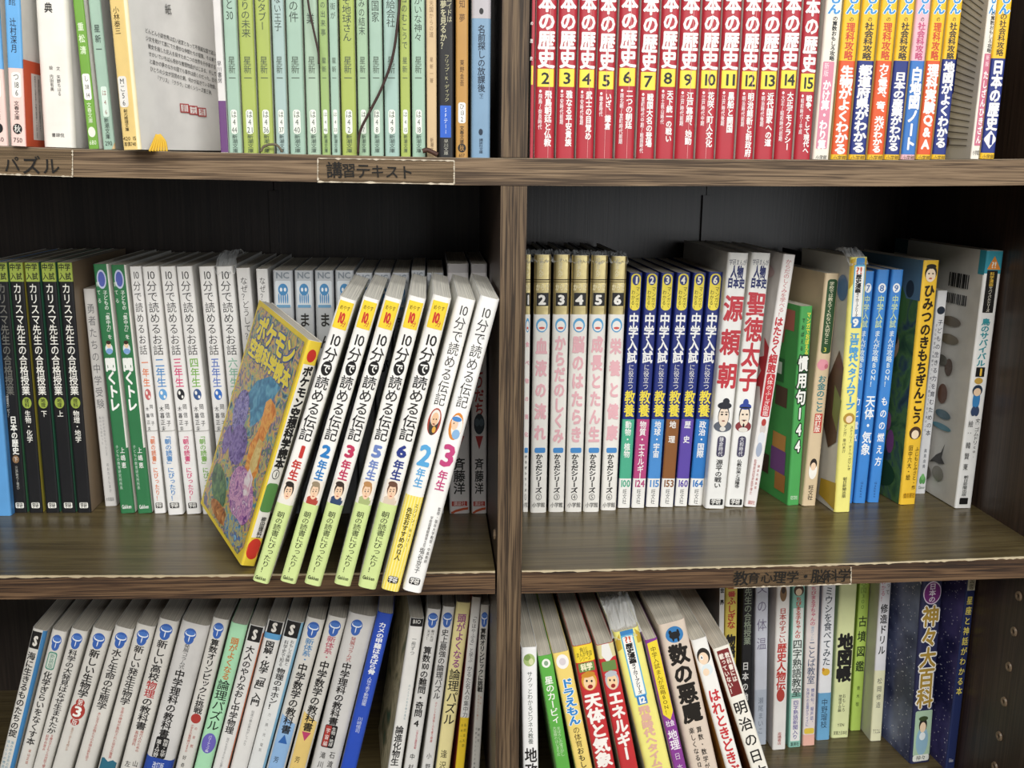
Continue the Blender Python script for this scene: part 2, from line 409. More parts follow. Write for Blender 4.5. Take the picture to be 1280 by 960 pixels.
# ------------------------------------------------------------------ books
class Book:
    def __init__(s, name, label, e, level, y=None, h=None, d=.148, spine='#f2f0ea', side=None, pages='#ddd6c6',
                 rnd=.16, bulge=.0, hard=False, yaw=0.0, group=None, gap=.0004, back=0.0):
        if len(e) == 3:      # upright book, both edges read at one image row
            q = at_y(e[0], e[2], y or .1); w_ = at_y(e[1], e[2], y or .1); b_ = []
            for p in (q, w_):
                for dz in (.05, -.05):
                    D = p + Vector((0, 0, dz)) - CAM; k = D.dot(FW); b_ += [640+F_PX*D.dot(RT)/k, 480-F_PX*D.dot(UP)/k]
            e = (b_[0], b_[1], b_[4], b_[5], b_[2], b_[3], b_[6], b_[7])
        if len(e) == 6: e = (e[0], e[2], e[1], e[2], e[3], e[5], e[4], e[5])
        TL, TR, BL, BR = e[0:2], e[2:4], e[4:6], e[6:8]
        if y is None:
            lo = BL if BL[1] > BR[1] else BR; z = shelf_z(level, .0)
            for _ in range(4):
                p = at_z(lo[0], lo[1], z); z = shelf_z(level, p.x)
            y = p.y
        y += back
        s.y = y
        PL0, PL1, PR0, PR1 = at_y(*TL, y), at_y(*BL, y), at_y(*TR, y), at_y(*BR, y)
        dr = (PL0-PL1).normalized() + (PR0-PR1).normalized()
        th = math.atan2(dr.x, dr.z)
        e1, e2, e3 = Vector((math.cos(th), 0, -math.sin(th))), Vector((0, 1, 0)), Vector((math.sin(th), 0, math.cos(th)))
        ML, MR = (PL0+PL1)/2, (PR0+PR1)/2
        t0 = (MR-ML).dot(e1) - 2*gap; ML = ML + e1*gap
        dx = math.tan(th)*(ML.z - shelf_z(level, ML.x)); zs = max(shelf_z(level, ML.x-dx), shelf_z(level, MR.x-dx), shelf_z(level, (ML.x+MR.x)/2-dx)) + .00006
        O = ML + e3*((zs + max(0, t0*math.sin(th)) - ML.z)/math.cos(th))
        if h is None: h = ((PL0+PR0)/2 - O).dot(e3)
        ps = math.radians(yaw)
        f1 = e1*math.cos(ps) - e2*math.sin(ps); f2 = e1*math.sin(ps) + e2*math.cos(ps)
        vw = (ML.x-CAM.x)/(y-CAM.y); t = t0/(math.cos(ps) + vw*math.sin(ps))
        if ps < 0: O = O + e1*t0 - f1*t
        O.z += zs - min((O + f1*i*t + f2*j*d).z for i in (0, 1) for j in (0, 1))      # lowest corner rests on the shelf
        s.t, s.h, s.d, s.O, s.e1, s.e2, s.e3 = t, h, d, O, f1, f2, e3
        s.r = min(rnd*t, .0045); s.bulge = bulge*t; s.n = 0
        em = bpy.data.objects.new(name, None); COL.objects.link(em); s.o = em; em.empty_display_size = .01
        em.matrix_world = Matrix(((f1.x, f2.x, e3.x, O.x), (f1.y, f2.y, e3.y, O.y), (f1.z, f2.z, e3.z, O.z), (0, 0, 0, 1)))
        em['label'] = label; em['category'] = 'book'
        if group: em['group'] = group
        # cover wrapped round the spine
        c = .0022 if hard else .0004
        N = 14
        us = [t*.5*(1-math.cos(math.pi*i/N)) for i in range(N+1)]
        out = [(0, d)] + [(u, s.prof(u)) for u in us] + [(t, d)]
        inn = [(c, d)] + [(c + u*(t-2*c)/t, s.prof(u)+c) for u in us] + [(t-c, d)]
        V, Fc, fm, sm = [], [], [], []
        K = len(out)
        for pts in (out, inn):
            for (a, b) in pts: V += [(a, b, 0), (a, b, h)]
        for i in range(K-1):
            q = 0 if 0 < i < K-2 else 1
            Fc.append((2*i, 2*i+2, 2*i+3, 2*i+1)); fm.append(q); sm.append(q == 0)
            o = 2*K; Fc.append((o+2*i, o+2*i+1, o+2*i+3, o+2*i+2)); fm.append(2); sm.append(False)
        o = len(V)
        for pts in (out, inn):
            for (a, b) in pts: V += [(a, b, 0), (a, b, h)]
        for i in range(K-1):
            for z in (0, 1):
                q = (o+2*i+z, o+2*i+2+z, o+2*K+2*i+2+z, o+2*K+2*i+z)
                Fc.append(q if z else q[::-1]); fm.append(1 if hard else 0); sm.append(False)
        for i in (0, K-1):
            Fc.append((o+2*i, o+2*i+1, o+2*K+2*i+1, o+2*K+2*i)); fm.append(1); sm.append(False)
        side = side if side is not None else spine
        s.cover = link('cover', V, Fc, [as_mat(spine), as_mat(side), ink('#e4dfd2')], em, fm, sm)
        # page block
        ins = .003 if hard else .0005
        sh = .0035 if hard else .0008
        prof = [(a, b+.0002) for a, b in inn]; prof[0] = (prof[0][0], d-sh); prof[-1] = (prof[-1][0], d-sh)
        V = [(a, b, ins) for a, b in prof] + [(a, b, h-ins) for a, b in prof]
        Fc = [tuple(range(K-1, -1, -1)), tuple(range(K, 2*K))] + [(i, (i+1) % K, K+(i+1) % K, K+i) for i in range(K)]
        link('page_block', V, Fc, paper(pages), em)
    def prof(s, u):
        r, t = s.r, s.t; u = min(max(u, 0), t); y = 0
        if u < r: y = r - math.sqrt(max(0, r*r-(r-u)**2))
        elif u > t-r: y = r - math.sqrt(max(0, r*r-(u-t+r)**2))
        return y + s.bulge*(2*u/t-1)**2
    def v(s, ypx, c=.5):
        """height on the spine whose image row is ypx"""
        A = s.O + s.e1*(s.t*c) - CAM; k = (480.0-ypx)/F_PX
        return (A.dot(UP) - k*A.dot(FW))/(k*s.e3.dot(FW) - s.e3.dot(UP))
    def put(s, name, V, Fc, col, label=None):
        e = .0001 + .00003*s.n; s.n += 1
        lift = .0004 if len(V[0]) > 2 else 0.0        # lettering stays flat across a rounded spine
        o = link(name, [(p[0], max(s.prof(p[0])-lift, min(0.0, s.prof(p[0]))) - e - (p[2] if lift else 0), max(.0002, min(s.h-.0002, p[1]))) for p in V], Fc, as_mat(col), s.o)
        if label: o['label'] = label
        return s
    def T(s, text, y0, y1, w=.6, c=.5, col='#1c1a1a', b=.0, n='lettering', k=1.36, lean=0):
        tk = tokens(text); m = len(tk); z0, z1 = s.v(y0, c), s.v(y1, c); stp = (z0-z1)/m
        sx = w*s.t; sy = stp*1.04
        sx = min(sx, sy*1.3); sy = min(sy, sx*k)
        V, Fc = [], []
        for i, q in enumerate(tk):
            if q in ' 　': continue
            zc = z0 - stp*(i+.5)
            if len(q) > 1:
                vs, fs, ww = hline(q, 1, 1, 0, 0); xw = min(1.0, .95/ww) ; vs = [(a*xw, bb) for a, bb in vs]
            else: vs, fs = cell(q)
            vs, fs = bolden(vs, fs, b)
            o = len(V); V += [(s.t*c + a*sx, zc + bb*sy, k_) for a, bb, k_ in vs]; Fc += [tuple(j+o for j in ff) for ff in fs]
        if V: s.put(n, V, Fc, col)
        return s
    def H(s, text, y, hp, w=.8, c=.5, col='#1c1a1a', b=.0, n='lettering'):
        """one horizontal line, hp pixels high, at most w of the spine wide"""
        sy = abs(s.v(y-hp/2, c)-s.v(y+hp/2, c))/.75
        vs, fs, ww = hline(text, 1, 1, 0, 0); sx = min(sy*1.15, w*s.t/ww)
        vs, fs = bolden(vs, fs, b); z = s.v(y, c)
        return s.put(n, [(s.t*c+a*sx, z+bb*sy, k_) for a, bb, k_ in vs], fs, col)
    def B(s, y0, y1, col, u0=0.0, u1=1.0, n='color_band'):
        z0, z1 = s.v(y0), s.v(y1); V, Fc = [], []; N = 12
        z0, z1 = min(z0, s.h), max(z1, 0)
        for i in range(N+1):
            u = s.t*(u0 + (u1-u0)*.5*(1-math.cos(math.pi*i/N))); V += [(u, z0), (u, z1)]
            if i: o = 2*i-2; Fc.append((o, o+1, o+3, o+2))
        return s.put(n, V, Fc, col)
    def R(s, y0, y1, u0, u1, col, rr=.3, n='printed_panel'):
        z0, z1 = s.v(y0), s.v(y1); x0, x1 = u0*s.t, u1*s.t; r = rr*min(abs(z0-z1), x1-x0); V = []
        for cx, cz, a0 in ((x1-r, z0-r, 0), (x0+r, z0-r, 90), (x0+r, z1+r, 180), (x1-r, z1+r, 270)):
            for i in range(6): a = math.radians(a0+18*i); V.append((cx+r*math.cos(a), cz+r*math.sin(a)))
        return s.put(n, *slice_poly(V), col)
    def E(s, y, hp, w, col, c=.5, n='printed_emblem'):
        z = s.v(y, c); rz = abs(s.v(y-hp/2, c)-s.v(y+hp/2, c))/2; rx = w*s.t/2
        V = [(s.t*c+rx*math.cos(2*math.pi*i/24), z+rz*math.sin(2*math.pi*i/24)) for i in range(24)]
        return s.put(n, *slice_poly(V), col)
    def P(s, pts, col, n='printed_shape'):
        return s.put(n, *slice_poly([(u*s.t, s.v(y)) for u, y in pts]), col)
    def M(s, shapes, n='printed_emblem'):
        """several flat shapes joined as one printed picture: (y, hp, w, c, colour) ellipses"""
        V, Fc, fm, ms = [], [], [], []
        for i, (y, hp, w, c, colr) in enumerate(shapes):
            z = s.v(y, c); rz = abs(s.v(y-hp/2, c)-s.v(y+hp/2, c))/2; rx = w*s.t/2; o = len(V)
            e = .0001 + .00003*s.n + .00002*i
            pv, pf = slice_poly([(s.t*c+rx*math.cos(2*math.pi*k/18), z+rz*math.sin(2*math.pi*k/18)) for k in range(18)], 6)
            V += [(u, s.prof(u)-e, zz_) for u, zz_ in pv]; Fc += [tuple(j+o for j in q) for q in pf]; m = as_mat(colr)
            if m not in ms: ms.append(m)
            fm += [ms.index(m)]*len(pf)
        s.n += 1 + len(shapes)*2//3
        link(n, V, Fc, ms, s.o, fm); return s
    # --- printing on the side covers: a runs from the spine (0) to the fore edge (1), b from the top (0) to the bottom (1)
    def sp(s, face, V, Fc, col, n):
        e = .0001 + .00003*s.n; s.n += 1; x = -e if face == 'L' else s.t+e
        sg = -1 if face == 'L' else 1; link(n, [(x + sg*(p[2] if len(p) > 2 else 0), p[0]*s.d, s.h*(1-p[1])) for p in V], Fc, as_mat(col), s.o); return s
    def SR(s, face, a0, a1, b0, b1, col, n='cover_panel'):
        return s.sp(face, [(a0, b0), (a1, b0), (a1, b1), (a0, b1)], [(0, 1, 2, 3)], col, n)
    def SP(s, face, pts, col, n='cover_illustration'):
        return s.sp(face, pts, [tuple(range(len(pts)))], col, n)
    def SE(s, face, a, b, ra, rb, col, n='cover_illustration', rot=0, ns=20):
        cr, sr = math.cos(rot), math.sin(rot); V = []
        for i in range(ns):
            t = 2*math.pi*i/ns; x, y = ra*s.d*math.cos(t), rb*s.h*math.sin(t)
            V.append((a + (x*cr-y*sr)/s.d, b + (x*sr+y*cr)/s.h))
        return s.sp(face, V, [tuple(range(ns))], col, n)
    def ST(s, face, text, a, b, sz, col='#222222', bd=0, n='cover_lettering', tilt=0, sxk=1.0):
        """horizontal line centred at a, b; sz = character size in metres"""
        vs, fs, ww = hline(text, 1, 1, 0, 0); vs, fs = bolden(vs, fs, bd); ct, st = math.cos(tilt), math.sin(tilt); V = []
        for x, y, k_ in vs:
            x, y = x*sz*sxk, y*sz; x, y = x*ct-y*st, x*st+y*ct
            V.append((a + (-x if face == 'L' else x)/s.d, b - y/s.h, k_))
        return s.sp(face, V, fs, col, n)
    def SV(s, face, text, a, b0, b1, sz, col='#222222', bd=0, n='cover_lettering'):
        tk = tokens(text); V, Fc = [], []
        for i, ch in enumerate(tk):
            vs, fs = cell(ch); vs, fs = bolden(vs, fs, bd); bc = b0 + (b1-b0)*(i+.5)/len(tk); o = len(V)
            V += [(a + (-x if face == 'L' else x)*sz/s.d, bc - y*sz/s.h, k_) for x, y, k_ in vs]; Fc += [tuple(j+o for j in q) for q in fs]
        return s.sp(face, V, Fc, col, n)
    def crumple(s, hgt, seed, ext=.004, over=.012):
        """loose clear film standing up over the top of the book"""
        rnd = random.Random(seed); nu, nv = 16, 6; V, Fc = [], []
        for j in range(nv+1):
            for i in range(nu+1):
                u = -ext*.3 + (s.t+ext*.6)*i/nu; q = j/nv
                V.append((u + rnd.uniform(-1, 1)*.0008, s.prof(u) - .0012 + q*over + rnd.uniform(-1, 1)*.0012, s.h - .006 + math.sin(q*2.2)*hgt + rnd.uniform(-1, 1)*.0014))
                if i and j:
                    a = j*(nu+1)+i; Fc.append((a-nu-2, a-nu-1, a, a-1))
        link('clear_film', V, Fc, film(), s.o); return s
def ribbon(book, pts_px, yy, r, col, n='bookmark_ribbon'):
    inv = book.o.matrix_world.inverted()
    P = [inv @ at_y(px, py, q if isinstance(yy, list) else yy) for (px, py), q in zip(pts_px, yy if isinstance(yy, list) else [yy]*len(pts_px))]
    V, Fc = tube_vf(smooth_path(P), r, 6)
    link(n, V, Fc, ink(col, .6), book.o, smooth=[True]*len(Fc))

# ================================================================== TOP SHELF, left of the divider
MINT, LIME, WHT, BLK, CRM = '#a3bfad', '#a8b75e', '#f1efe9', '#1b1a1b', '#efe6c8'
YT = .006
b = Book('paperback_book', 'sky blue and pink paperback mostly out of sight beside its labelled twin', (-24, -1, 0, -12, 11, 183), 'top', YT, .151, .105, '#f3d3ca', '#f1efe9')
b.B(-70, 86, '#6aaee6').R(90, 122, .18, .8, WHT).T('文春文庫', 126, 150, .5).E(160, 13, .55, BLK, n='publisher_mark').H('750', 174, 6, .6)
b = Book('paperback_book', 'sky blue and pink paperback with a white call label reading 18 6', (4, 26, 0, 13, 33, 183), 'top', -.004, .151, .105, '#f3d3ca', WHT)
b.B(-70, 85, '#6aaee6').T('館', -3, 7, .5).T('辻村深月', 22, 66, .42, .5, '#20304a', .01, 'author_lettering').R(90, 122, .25, .85, WHT, n='call_label').T('つ{18}6', 91, 121, .4, .55)
b.T('文春文庫', 126, 150, .34).E(161, 13, .6, BLK, n='publisher_mark').T('秋', 156, 166, .45, .5, WHT).H('750', 175, 6, .6)
b.SR('R', 0, .5, .64, 1, '#e2633f').SR('R', .12, .5, .69, .97, WHT).SV('R', '雪がすべてを染めあげる記憶の物語がここにはじまる', .18, .70, .96, .0026).SV('R', '書店の棚からはじまる物語のすべて', .24, .71, .93, .0026)
b = Book('paperback_book', 'thick white paperback with small black lettering beside the green paperback', (42, 84, 0, 53, 94, 185), 'top', .002, .182, .12, '#efebe2', '#e4e2de', bulge=.03)
b.T('典', 3, 16, .26, .42, BLK, .02, 'title_lettering').T('文 矢野ちはる', 83, 120, .12, .62).T('絵 内田有美', 82, 114, .12, .4).H('書肆侃', 169, 4, .4)
b = Book('paperback_book', 'leaf green paperback with white call label reading 38 14', (90, 104.5, 0, 110, 124.5, 187), 'top', .004, .151, .105, '#74a640', '#f4f2ec')
b.T('重松清', 26, 70, .6, .5, '#dfeecb', .02, 'author_lettering').R(92, 125, .12, .85, WHT, n='call_label').T('し{38}{14}', 93, 124, .45, .5).T('文春文庫', 128, 154, .45, .5, '#eef5dd').E(165, 13, .7, '#eef5dd', n='publisher_mark').H('680', 178, 6, .7, .5, '#eef5dd')
b = Book('paperback_book', 'mint paperback numbered 6 between the green and the yellow paperback', (109, 126, 0, 128.5, 145, 187), 'top', .006, .151, .105, MINT, '#eceae4')
b.T('星新一', 29, 68, .5, .5, '#3c4a44', .01, 'author_lettering').R(108, 146, .3, .8, '#d9e9dd', n='call_label').T('は46', 110, 146, .38, .55, '#8c5040').T('新潮文庫', 147, 174, .4).H('290', 179, 6, .6)
b.P([(.6, 190), (1.0, 178), (1.0, 190)], '#d9b888', 'torn_corner')
b = Book('paperback_book', 'pale yellow paperback turned aside so its white back cover shows', (134, 158, 0, 152.5, 175, 187), 'top', -.012, .151, .108, '#f3d58c', '#e9e7e3', yaw=23)
b.B(-80, 200, '#f8e9c0', .88, 1.0).T('小林泰三', 8, 43, .36, .4, '#3a2c1c', 0, 'author_lettering').R(95, 134, .12, .62, WHT, n='call_label').T('Mこ56', 97, 133, .34, .36).T('創元推理文庫', 136, 164, .25, .4).H('420 15', 173, 5, .75).H('本体740', 180, 5, .7)
for i, ln in enumerate(('どんどん小説世界は広い迷宮となって不思議な国で遊ぶ', '少女を助けて旅にでた奇妙な仲間たちの冒険、その果て', '彼女を殺した犯人を探すため二つの世界を行き来する', 'せかいでいちばん奇妙な推理物語がはじまる、そして', 'と誰かの夢のなかの国でも事件は続くのだった。日々', 'ひとりの少女が目覚めた朝、何かが起きている物語、', '『アリス』『クララ』に続くシリーズ第三弾。')):
    b.ST('R', ln, .5, .53+.031*i, .00335, '#2b2b2b', sxk=.92 if len(ln) > 22 else .9, tilt=-.1)
for k in range(3):
    b.SR('R', .42+.09*k, .51+.09*k, .795+.006*k, .835+.006*k, '#b3403f').SR('R', .43+.09*k, .50+.09*k, .80+.006*k, .83+.006*k, '#ece6e2').ST('R', '創元推'[k], .465+.09*k, .815+.006*k, .0055, '#b3403f')
b.ST('R', '紙', .38, .4, .007).ST('R', '作', .95, .39, .006)
for k in range(7):
    ribbon(b, [(196+k*.6, 168), (192+k*2.4, 177), (187+k*3.6, 189)], -.0185, .0008, '#e3b93c', 'tassel_strand')
b = Book('paperback_book', 'slim grey white paperback with a purple lower half', (262, 279, 0, 278, 283.5, 190), 'top', .004, .151, .105, '#dcd9d6', '#dcd9d6')
b.B(-70, -12, '#6f4a6d').B(126, 200, '#6c4579').T('早川書房', 76, 104, .6, .4)
# the long run of one author's pocket paperbacks
HOSHI = [  # x0, x1 at row 100, colour, title end, its last row, call number, tint of the call label
 (281.5, 299.5, MINT, 'と{30}', 26, '44'), (300, 320, LIME, 'ぎりの未来', 47, '21'), (321, 340, LIME, 'のタブー', 38, '36'), (341.5, 358, '#a8bfba', 'ない王子', 39, '37'),
 (359, 380, MINT, 'の件', 28, '40'), (381, 399, '#a9c1aa', '業', 30, '43'), (399.5, 411.5, '#9ab470', 'らの出来事', 46, '46'), (412, 424, MINT, 'の街が', 25, '33'),
 (425, 445, LIME, 'そ地球さん', 52, '2'), (446, 461, '#a2be9e', 'みの結末', 44, '7'), (461.5, 479, MINT, '国家', 28, '8'), (479.5, 499, '#a4c0b6', '配給会社', 34, '9'),
 (499.5, 513, LIME, 'コのむこうで', 62, '15'), (514, 532, '#a3c1ac', 'かいな神々', 52, '18')]
GH = 'green pocket paperbacks on the top shelf'
HB = []
for x0, x1, colr, ttl, ye, num in HOSHI:
    tint = 'lime green' if colr == LIME else 'leaf green' if colr == '#9ab470' else 'mint green'
    b = Book('paperback_book', tint + ' pocket paperback with call label ending in number ' + words(num), (x0, x1, 100), 'top', YT, .151, .105, colr, '#e4e8dd', group=GH, bulge=.02)
    n = len(tokens(ttl)); yy = max(-14, ye-n*11.5)
    b.T(ttl, ye-n*(11.5 if n > 2 else 14), ye, .62, .5, '#39463c', 0, 'title_lettering').T('星新一', 70, 103, .55, .5, '#4a5648', 0, 'author_lettering')
    b.R(137, 167.5, .26, .74, '#eaf0e4', .4, 'call_label').T('は4{%s}' % num, 138, 167, .44, .5, '#3c3c3a').T('新潮文庫', 168, 191, .42, .5, '#3d4a44', 0, 'publisher_lettering')
    HB.append(b)
ribbon(HB[5], [(383, -20), (386, 8), (393, 42), (398, 66), (398.5, 80)], .001, .0007, '#3d2b26')
ribbon(HB[11], [(501, -20), (498, 20), (491, 70), (478, 108), (462, 140), (450, 165), (447.5, 192)], .0005, .0009, '#3b2420')
ribbon(HB[2], [(326, 189.5), (330, 183), (339, 180.5), (347, 182), (353, 190)], .0005, .0008, '#6b6250')
ribbon(HB[13], [(528, 189), (534, 187.5), (540, 190), (547, 193.5)], .0005, .0016, '#4b2f24')
b = Book('paperback_book', 'tan paperback with brown lettering beside the black paperback', (532.5, 546.5, 100), 'top', YT, .151, .105, '#d3b78e', '#d8c4a2')
b.T('天国からの道', 0, 47, .42, .5, '#8a6f50', 0, 'title_lettering').T('星新一著', 70, 105, .36, .5, '#8a6f50').T('新潮文', 172, 190, .36, .5, '#7a6146')
b = Book('paperback_book', 'black paperback with a bright blue label near its foot', (547, 568, 100), 'top', YT, .157, .107, '#1d1c1e', '#2a292b')
b.T('ドロイドは', -14, 28, .34, .72, '#c9c4a0', .0, 'title_lettering').T('の夢を見るか？', -10, 62, .42, .34, '#c9c4a0', .01, 'title_lettering').T('フリップ・K・ディック', 68, 127, .32, .55, '#bdb88e', 0, 'author_lettering')
b.R(132, 172, .12, .82, '#2f62c8', .05, 'call_label').T('SFテ11', 134, 168, .26, .48, '#dfe6f4').T('早川文庫', 174, 194, .3, .5, '#b9b6a8')
b = Book('paperback_book', 'golden brown paperback with white call label reading 13 2', (569, 586, 100), 'top', YT, .151, .105, '#bd8f4c', '#c9a468', bulge=.03)
b.T('知夢', -4, 31, .5, .5, '#5a3a1c', 0, 'title_lettering').T('東野圭吾', 74, 108, .36, .5, '#4b3015', 0, 'author_lettering').R(128, 154, .2, .8, WHT, n='call_label').T('ひ{13}2', 129, 153, .4).T('文春文庫', 157, 180, .36).E(185, 11, .66, BLK, n='publisher_mark').T('秋', 180, 190, .4, .5, '#bd8f4c').H('657', 194, 4, .5)
b = Book('paperback_book', 'slate blue paperback with a grey top next to the divider', (588.5, 614, 100), 'top', YT, .151, .105, '#7f9fbb', '#8ba6bc', bulge=.02)
b.B(-80, 23, '#b9b4b8').E(14, 8, .22, BLK).T('名前探しの放課後', 31, 115, .4, .52, '#1f2f42', .012, 'title_lettering').T('（下）', 114, 126, .25, .52, '#1f2f42').E(165, 8, .22, '#1f2f42', n='publisher_mark').T('講談社文庫', 173, 192, .22, .52, '#1f2f42')

# ================================================================== TOP SHELF, right of the divider: the red history set
RED = '#b32f3b'
REDS = [(669, 695.5, 2, '飛鳥朝廷と仏教', '飛鳥〜奈良時代', 183, 0), (696.5, 721, 3, '雅なる平安貴族', '平安時代前期', 183, 0), (722, 745.5, 4, '武士の目覚め', '平安時代後期', 175, 1), (746, 770, 5, 'いざ、鎌倉', '鎌倉時代', 162, 3),
 (771.5, 797, 6, '二つの朝廷', '南北朝〜室町時代前期', 161, -1), (798.5, 822.5, 7, '戦国大名の登場', '室町時代中期〜戦国時代', 184, 4), (823.5, 847, 8, '天下統一の戦い', '安土桃山時代', 178, 0), (847.5, 873, 9, '江戸幕府、始動', '江戸時代前期', 181, 2),
 (874, 899, 10, '花咲く町人文化', '江戸時代中期', 184, 2), (899.5, 924, 11, '黒船と開国', '江戸時代後期', 166, 2), (925, 948.5, 12, '明治維新と新政府', '明治時代前期', 196, 3), (949, 973.5, 13, '近代国家への道', '明治時代後期', 183, 3),
 (974, 998, 14, '大正デモクラシー', '大正〜昭和時代初期', 188, 2), (999, 1021, 15, '戦争、そして現代へ', '昭和時代〜平成', 192, 6)]
GR = 'red history volumes on the top shelf'
b = Book('history_book', 'red history volume squeezed against the centre divider, mostly hidden', (663, 668.5, 100), 'top', .006, .186, .13, '#b33542', '#f2efe8', group=GR)
b.T('の歴史', 18, 84, .9, .0, WHT, .03).B(82, 106, '#efe04e', 0, .6)
for x0, x1, num, t1, t2, ye, dy in REDS:
    b = Book('history_book', 'red history volume with number %s on its yellow square' % words(num), (x0, x1, 100), 'top', .0045, .186, .13, RED, '#efece5', group=GR, bulge=.025, rnd=.2)
    b.T('本の歴史', -9+dy, 85+dy, .86, .5, '#f4efec', .042, 'title_lettering', k=1.2).B(86+dy, 108.5+dy, '#efe04e', .08, .9, 'number_square')
    b.H(str(num), 97.5+dy, 15, .74, .5, BLK, .02, 'volume_number')
    b.T(t1, 113+dy, ye, .36, .64, '#f4efec', .035, 'subtitle_lettering', k=1.5).E(114+dy, 3.6, .13, '#f4efec', .24).T(t2, 117+dy, 117+dy+len(t2)*6.4, .2, .24, '#f0dcdc', .02, 'period_lettering', k=1.5)
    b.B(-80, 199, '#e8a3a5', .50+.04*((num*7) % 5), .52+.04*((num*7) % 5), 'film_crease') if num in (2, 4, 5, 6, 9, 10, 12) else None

# ---- the yellow comic study series
YEL, ORG, NVY = '#f2c12e', '#dd5a2c', '#26357e'
def logo(bk, y0=-22, y1=18):
    bk.T('えもん', y0, y1, .8, .5, '#e8f3fb', .09, 'logo_outline').T('えもん', y0, y1, .8, .5, '#3a8fd0', .04, 'logo_lettering')
b = Book('comic_study_book', 'white spined comic study book with a pink panel next to the red volumes', (1033, 1054.5, 0, 1015, 1037, 200), 'top', .004, .188, .13, '#efe9da', '#cfcac2')
logo(b); b.T('の算数おもしろ攻略', 20, 76, .32, .62, BLK, .02).R(77, 186, .12, .8, '#d98aa0', .1).T('新版', 78, 96, .3, .35, '#f6e7ea').T('かけ算・わり算', 100, 187, .5, .46, '#fbf5f2', .05, 'title_lettering', k=1.4).H('小学館', 197, 5, .7)
YB = [((1056, 1077, 0, 1038, 1060, 200), '理科攻略', '#d0452a', ORG, '生物がよくわかる', 'orange', 82, 193, 'biology'), ((1079, 1100.5, 0, 1060.5, 1083, 200), '社会科攻略', '#2b2b2b', NVY, '都道府県がわかる', 'navy blue', 81, 191, 'prefectures'),
      ((1102, 1124, 0, 1084, 1104.5, 200), '理科攻略', '#d0452a', ORG, '力と電気、音、光がわかる', 'orange', 80, 191, 'electricity'), ((1125, 1145, 0, 1105, 1125, 200), '社会科攻略', '#2b2b2b', NVY, '日本の産業がわかる', 'navy blue', 90, 189, 'industry'),
      ((1146, 1165, 0, 1125.5, 1144.5, 200), '社会科攻略', '#c8507c', '#3d78c2', '白地図ノート', 'pale blue and pink', 84, 188, 'blank map'), ((1166, 1185, 0, 1145, 1164, 200), '理科攻略', '#d0452a', ORG, '理科実験Q&A', 'orange', 80, 188, 'experiment'),
      ((1186, 1205, 0, 1164.5, 1182.5, 200), '社会科攻略', '#2b2b2b', NVY, '地図がよくわかる', 'navy blue', 77, 185, 'map reading')]
for e, t1, c1, c2, t2, cw, y0, y1, what in YB:
    top = '#e9b9c4' if what == 'blank map' else YEL
    b = Book('comic_study_book', 'comic study book, %s spine with %s title' % (cw if what == 'blank map' else 'yellow and ' + cw, what), e, 'top', .0045, .188, .13, top, '#e9d9a0', group='yellow comic study books on the top shelf')
    logo(b); b.T('の', 21, 27, .3).T(t1, 28, 75, .56, .5, c1, .02, 'series_lettering')
    b.B(76 if what != 'map reading' else 74, 193, c2); b.T(t2, y0, y1, .8, .5, '#f6f3ee', .05, 'title_lettering', k=1.35).H('小学館', 197.5, 5, .85, .5, '#5a4a1a')
b.SP('R', [(0, .62), (.07, .60), (.04, .66), (.2, .69), (.05, .72), (.1, .78), (0, .76)], '#26357e')
b = Book('comic_study_book', 'white spined comic study book turned so its grey ray-patterned cover shows', (1236.5, 1247, 0, 1212, 1225, 200), 'top', .0, .188, .13, '#efe9dd', '#c5beb4', yaw=-6)
logo(b); b.T('の算数おもしろ攻略', 14, 66, .5, .66, BLK, .01).R(67, 182, .2, 1.0, '#d0788e', .1).T('新版', 68, 84, .4, .6, '#f6e7ea').T('たしざんひきざん', 88, 180, .62, .62, '#fbf5f2', .03, 'title_lettering', k=1.5).H('小学館', 191, 5, .8)
for k in range(26):
    a = -1.25 + k*.1; x0, y0 = .03, .46 + .02*k
    b.SP('L', [(.04, .40+.022*k), (.92, .02+.036*k), (.92, .026+.036*k), (.04, .404+.022*k)], '#5f5952', 'cover_ray')
b.SE('L', .25, .935, .05, .025, '#5b4034').SE('L', .27, .895, .035, .018, '#5b4034')
b.SP('L', [(.75, .70), (.55, .69), (.8, .66), (.78, .60), (.95, .64), (.95, .76), (.8, .79), (.82, .74)], '#26357e')
b = Book('comic_study_book', 'yellow and navy blue comic history book with 1 in a white diamond', (1247, 1267, 0, 1225.5, 1243.5, 200), 'top', -.001, .188, .13, YEL, '#e9d9a0')
logo(b); b.T('の社会科攻略', 16, 70, .52, .5, '#2b2b2b', .01, 'series_lettering').B(73, 191, NVY).T('日本の歴史', 75, 163, .8, .5, '#f6f3ee', .05, 'title_lettering', k=1.35)
b.P([(.5, 163), (.98, 174), (.5, 186), (.02, 174)], '#f6f3ee').H('1', 174.5, 13, .5, .5, NVY, .04).H('小学館', 196, 5, .85, .5, '#5a4a1a')

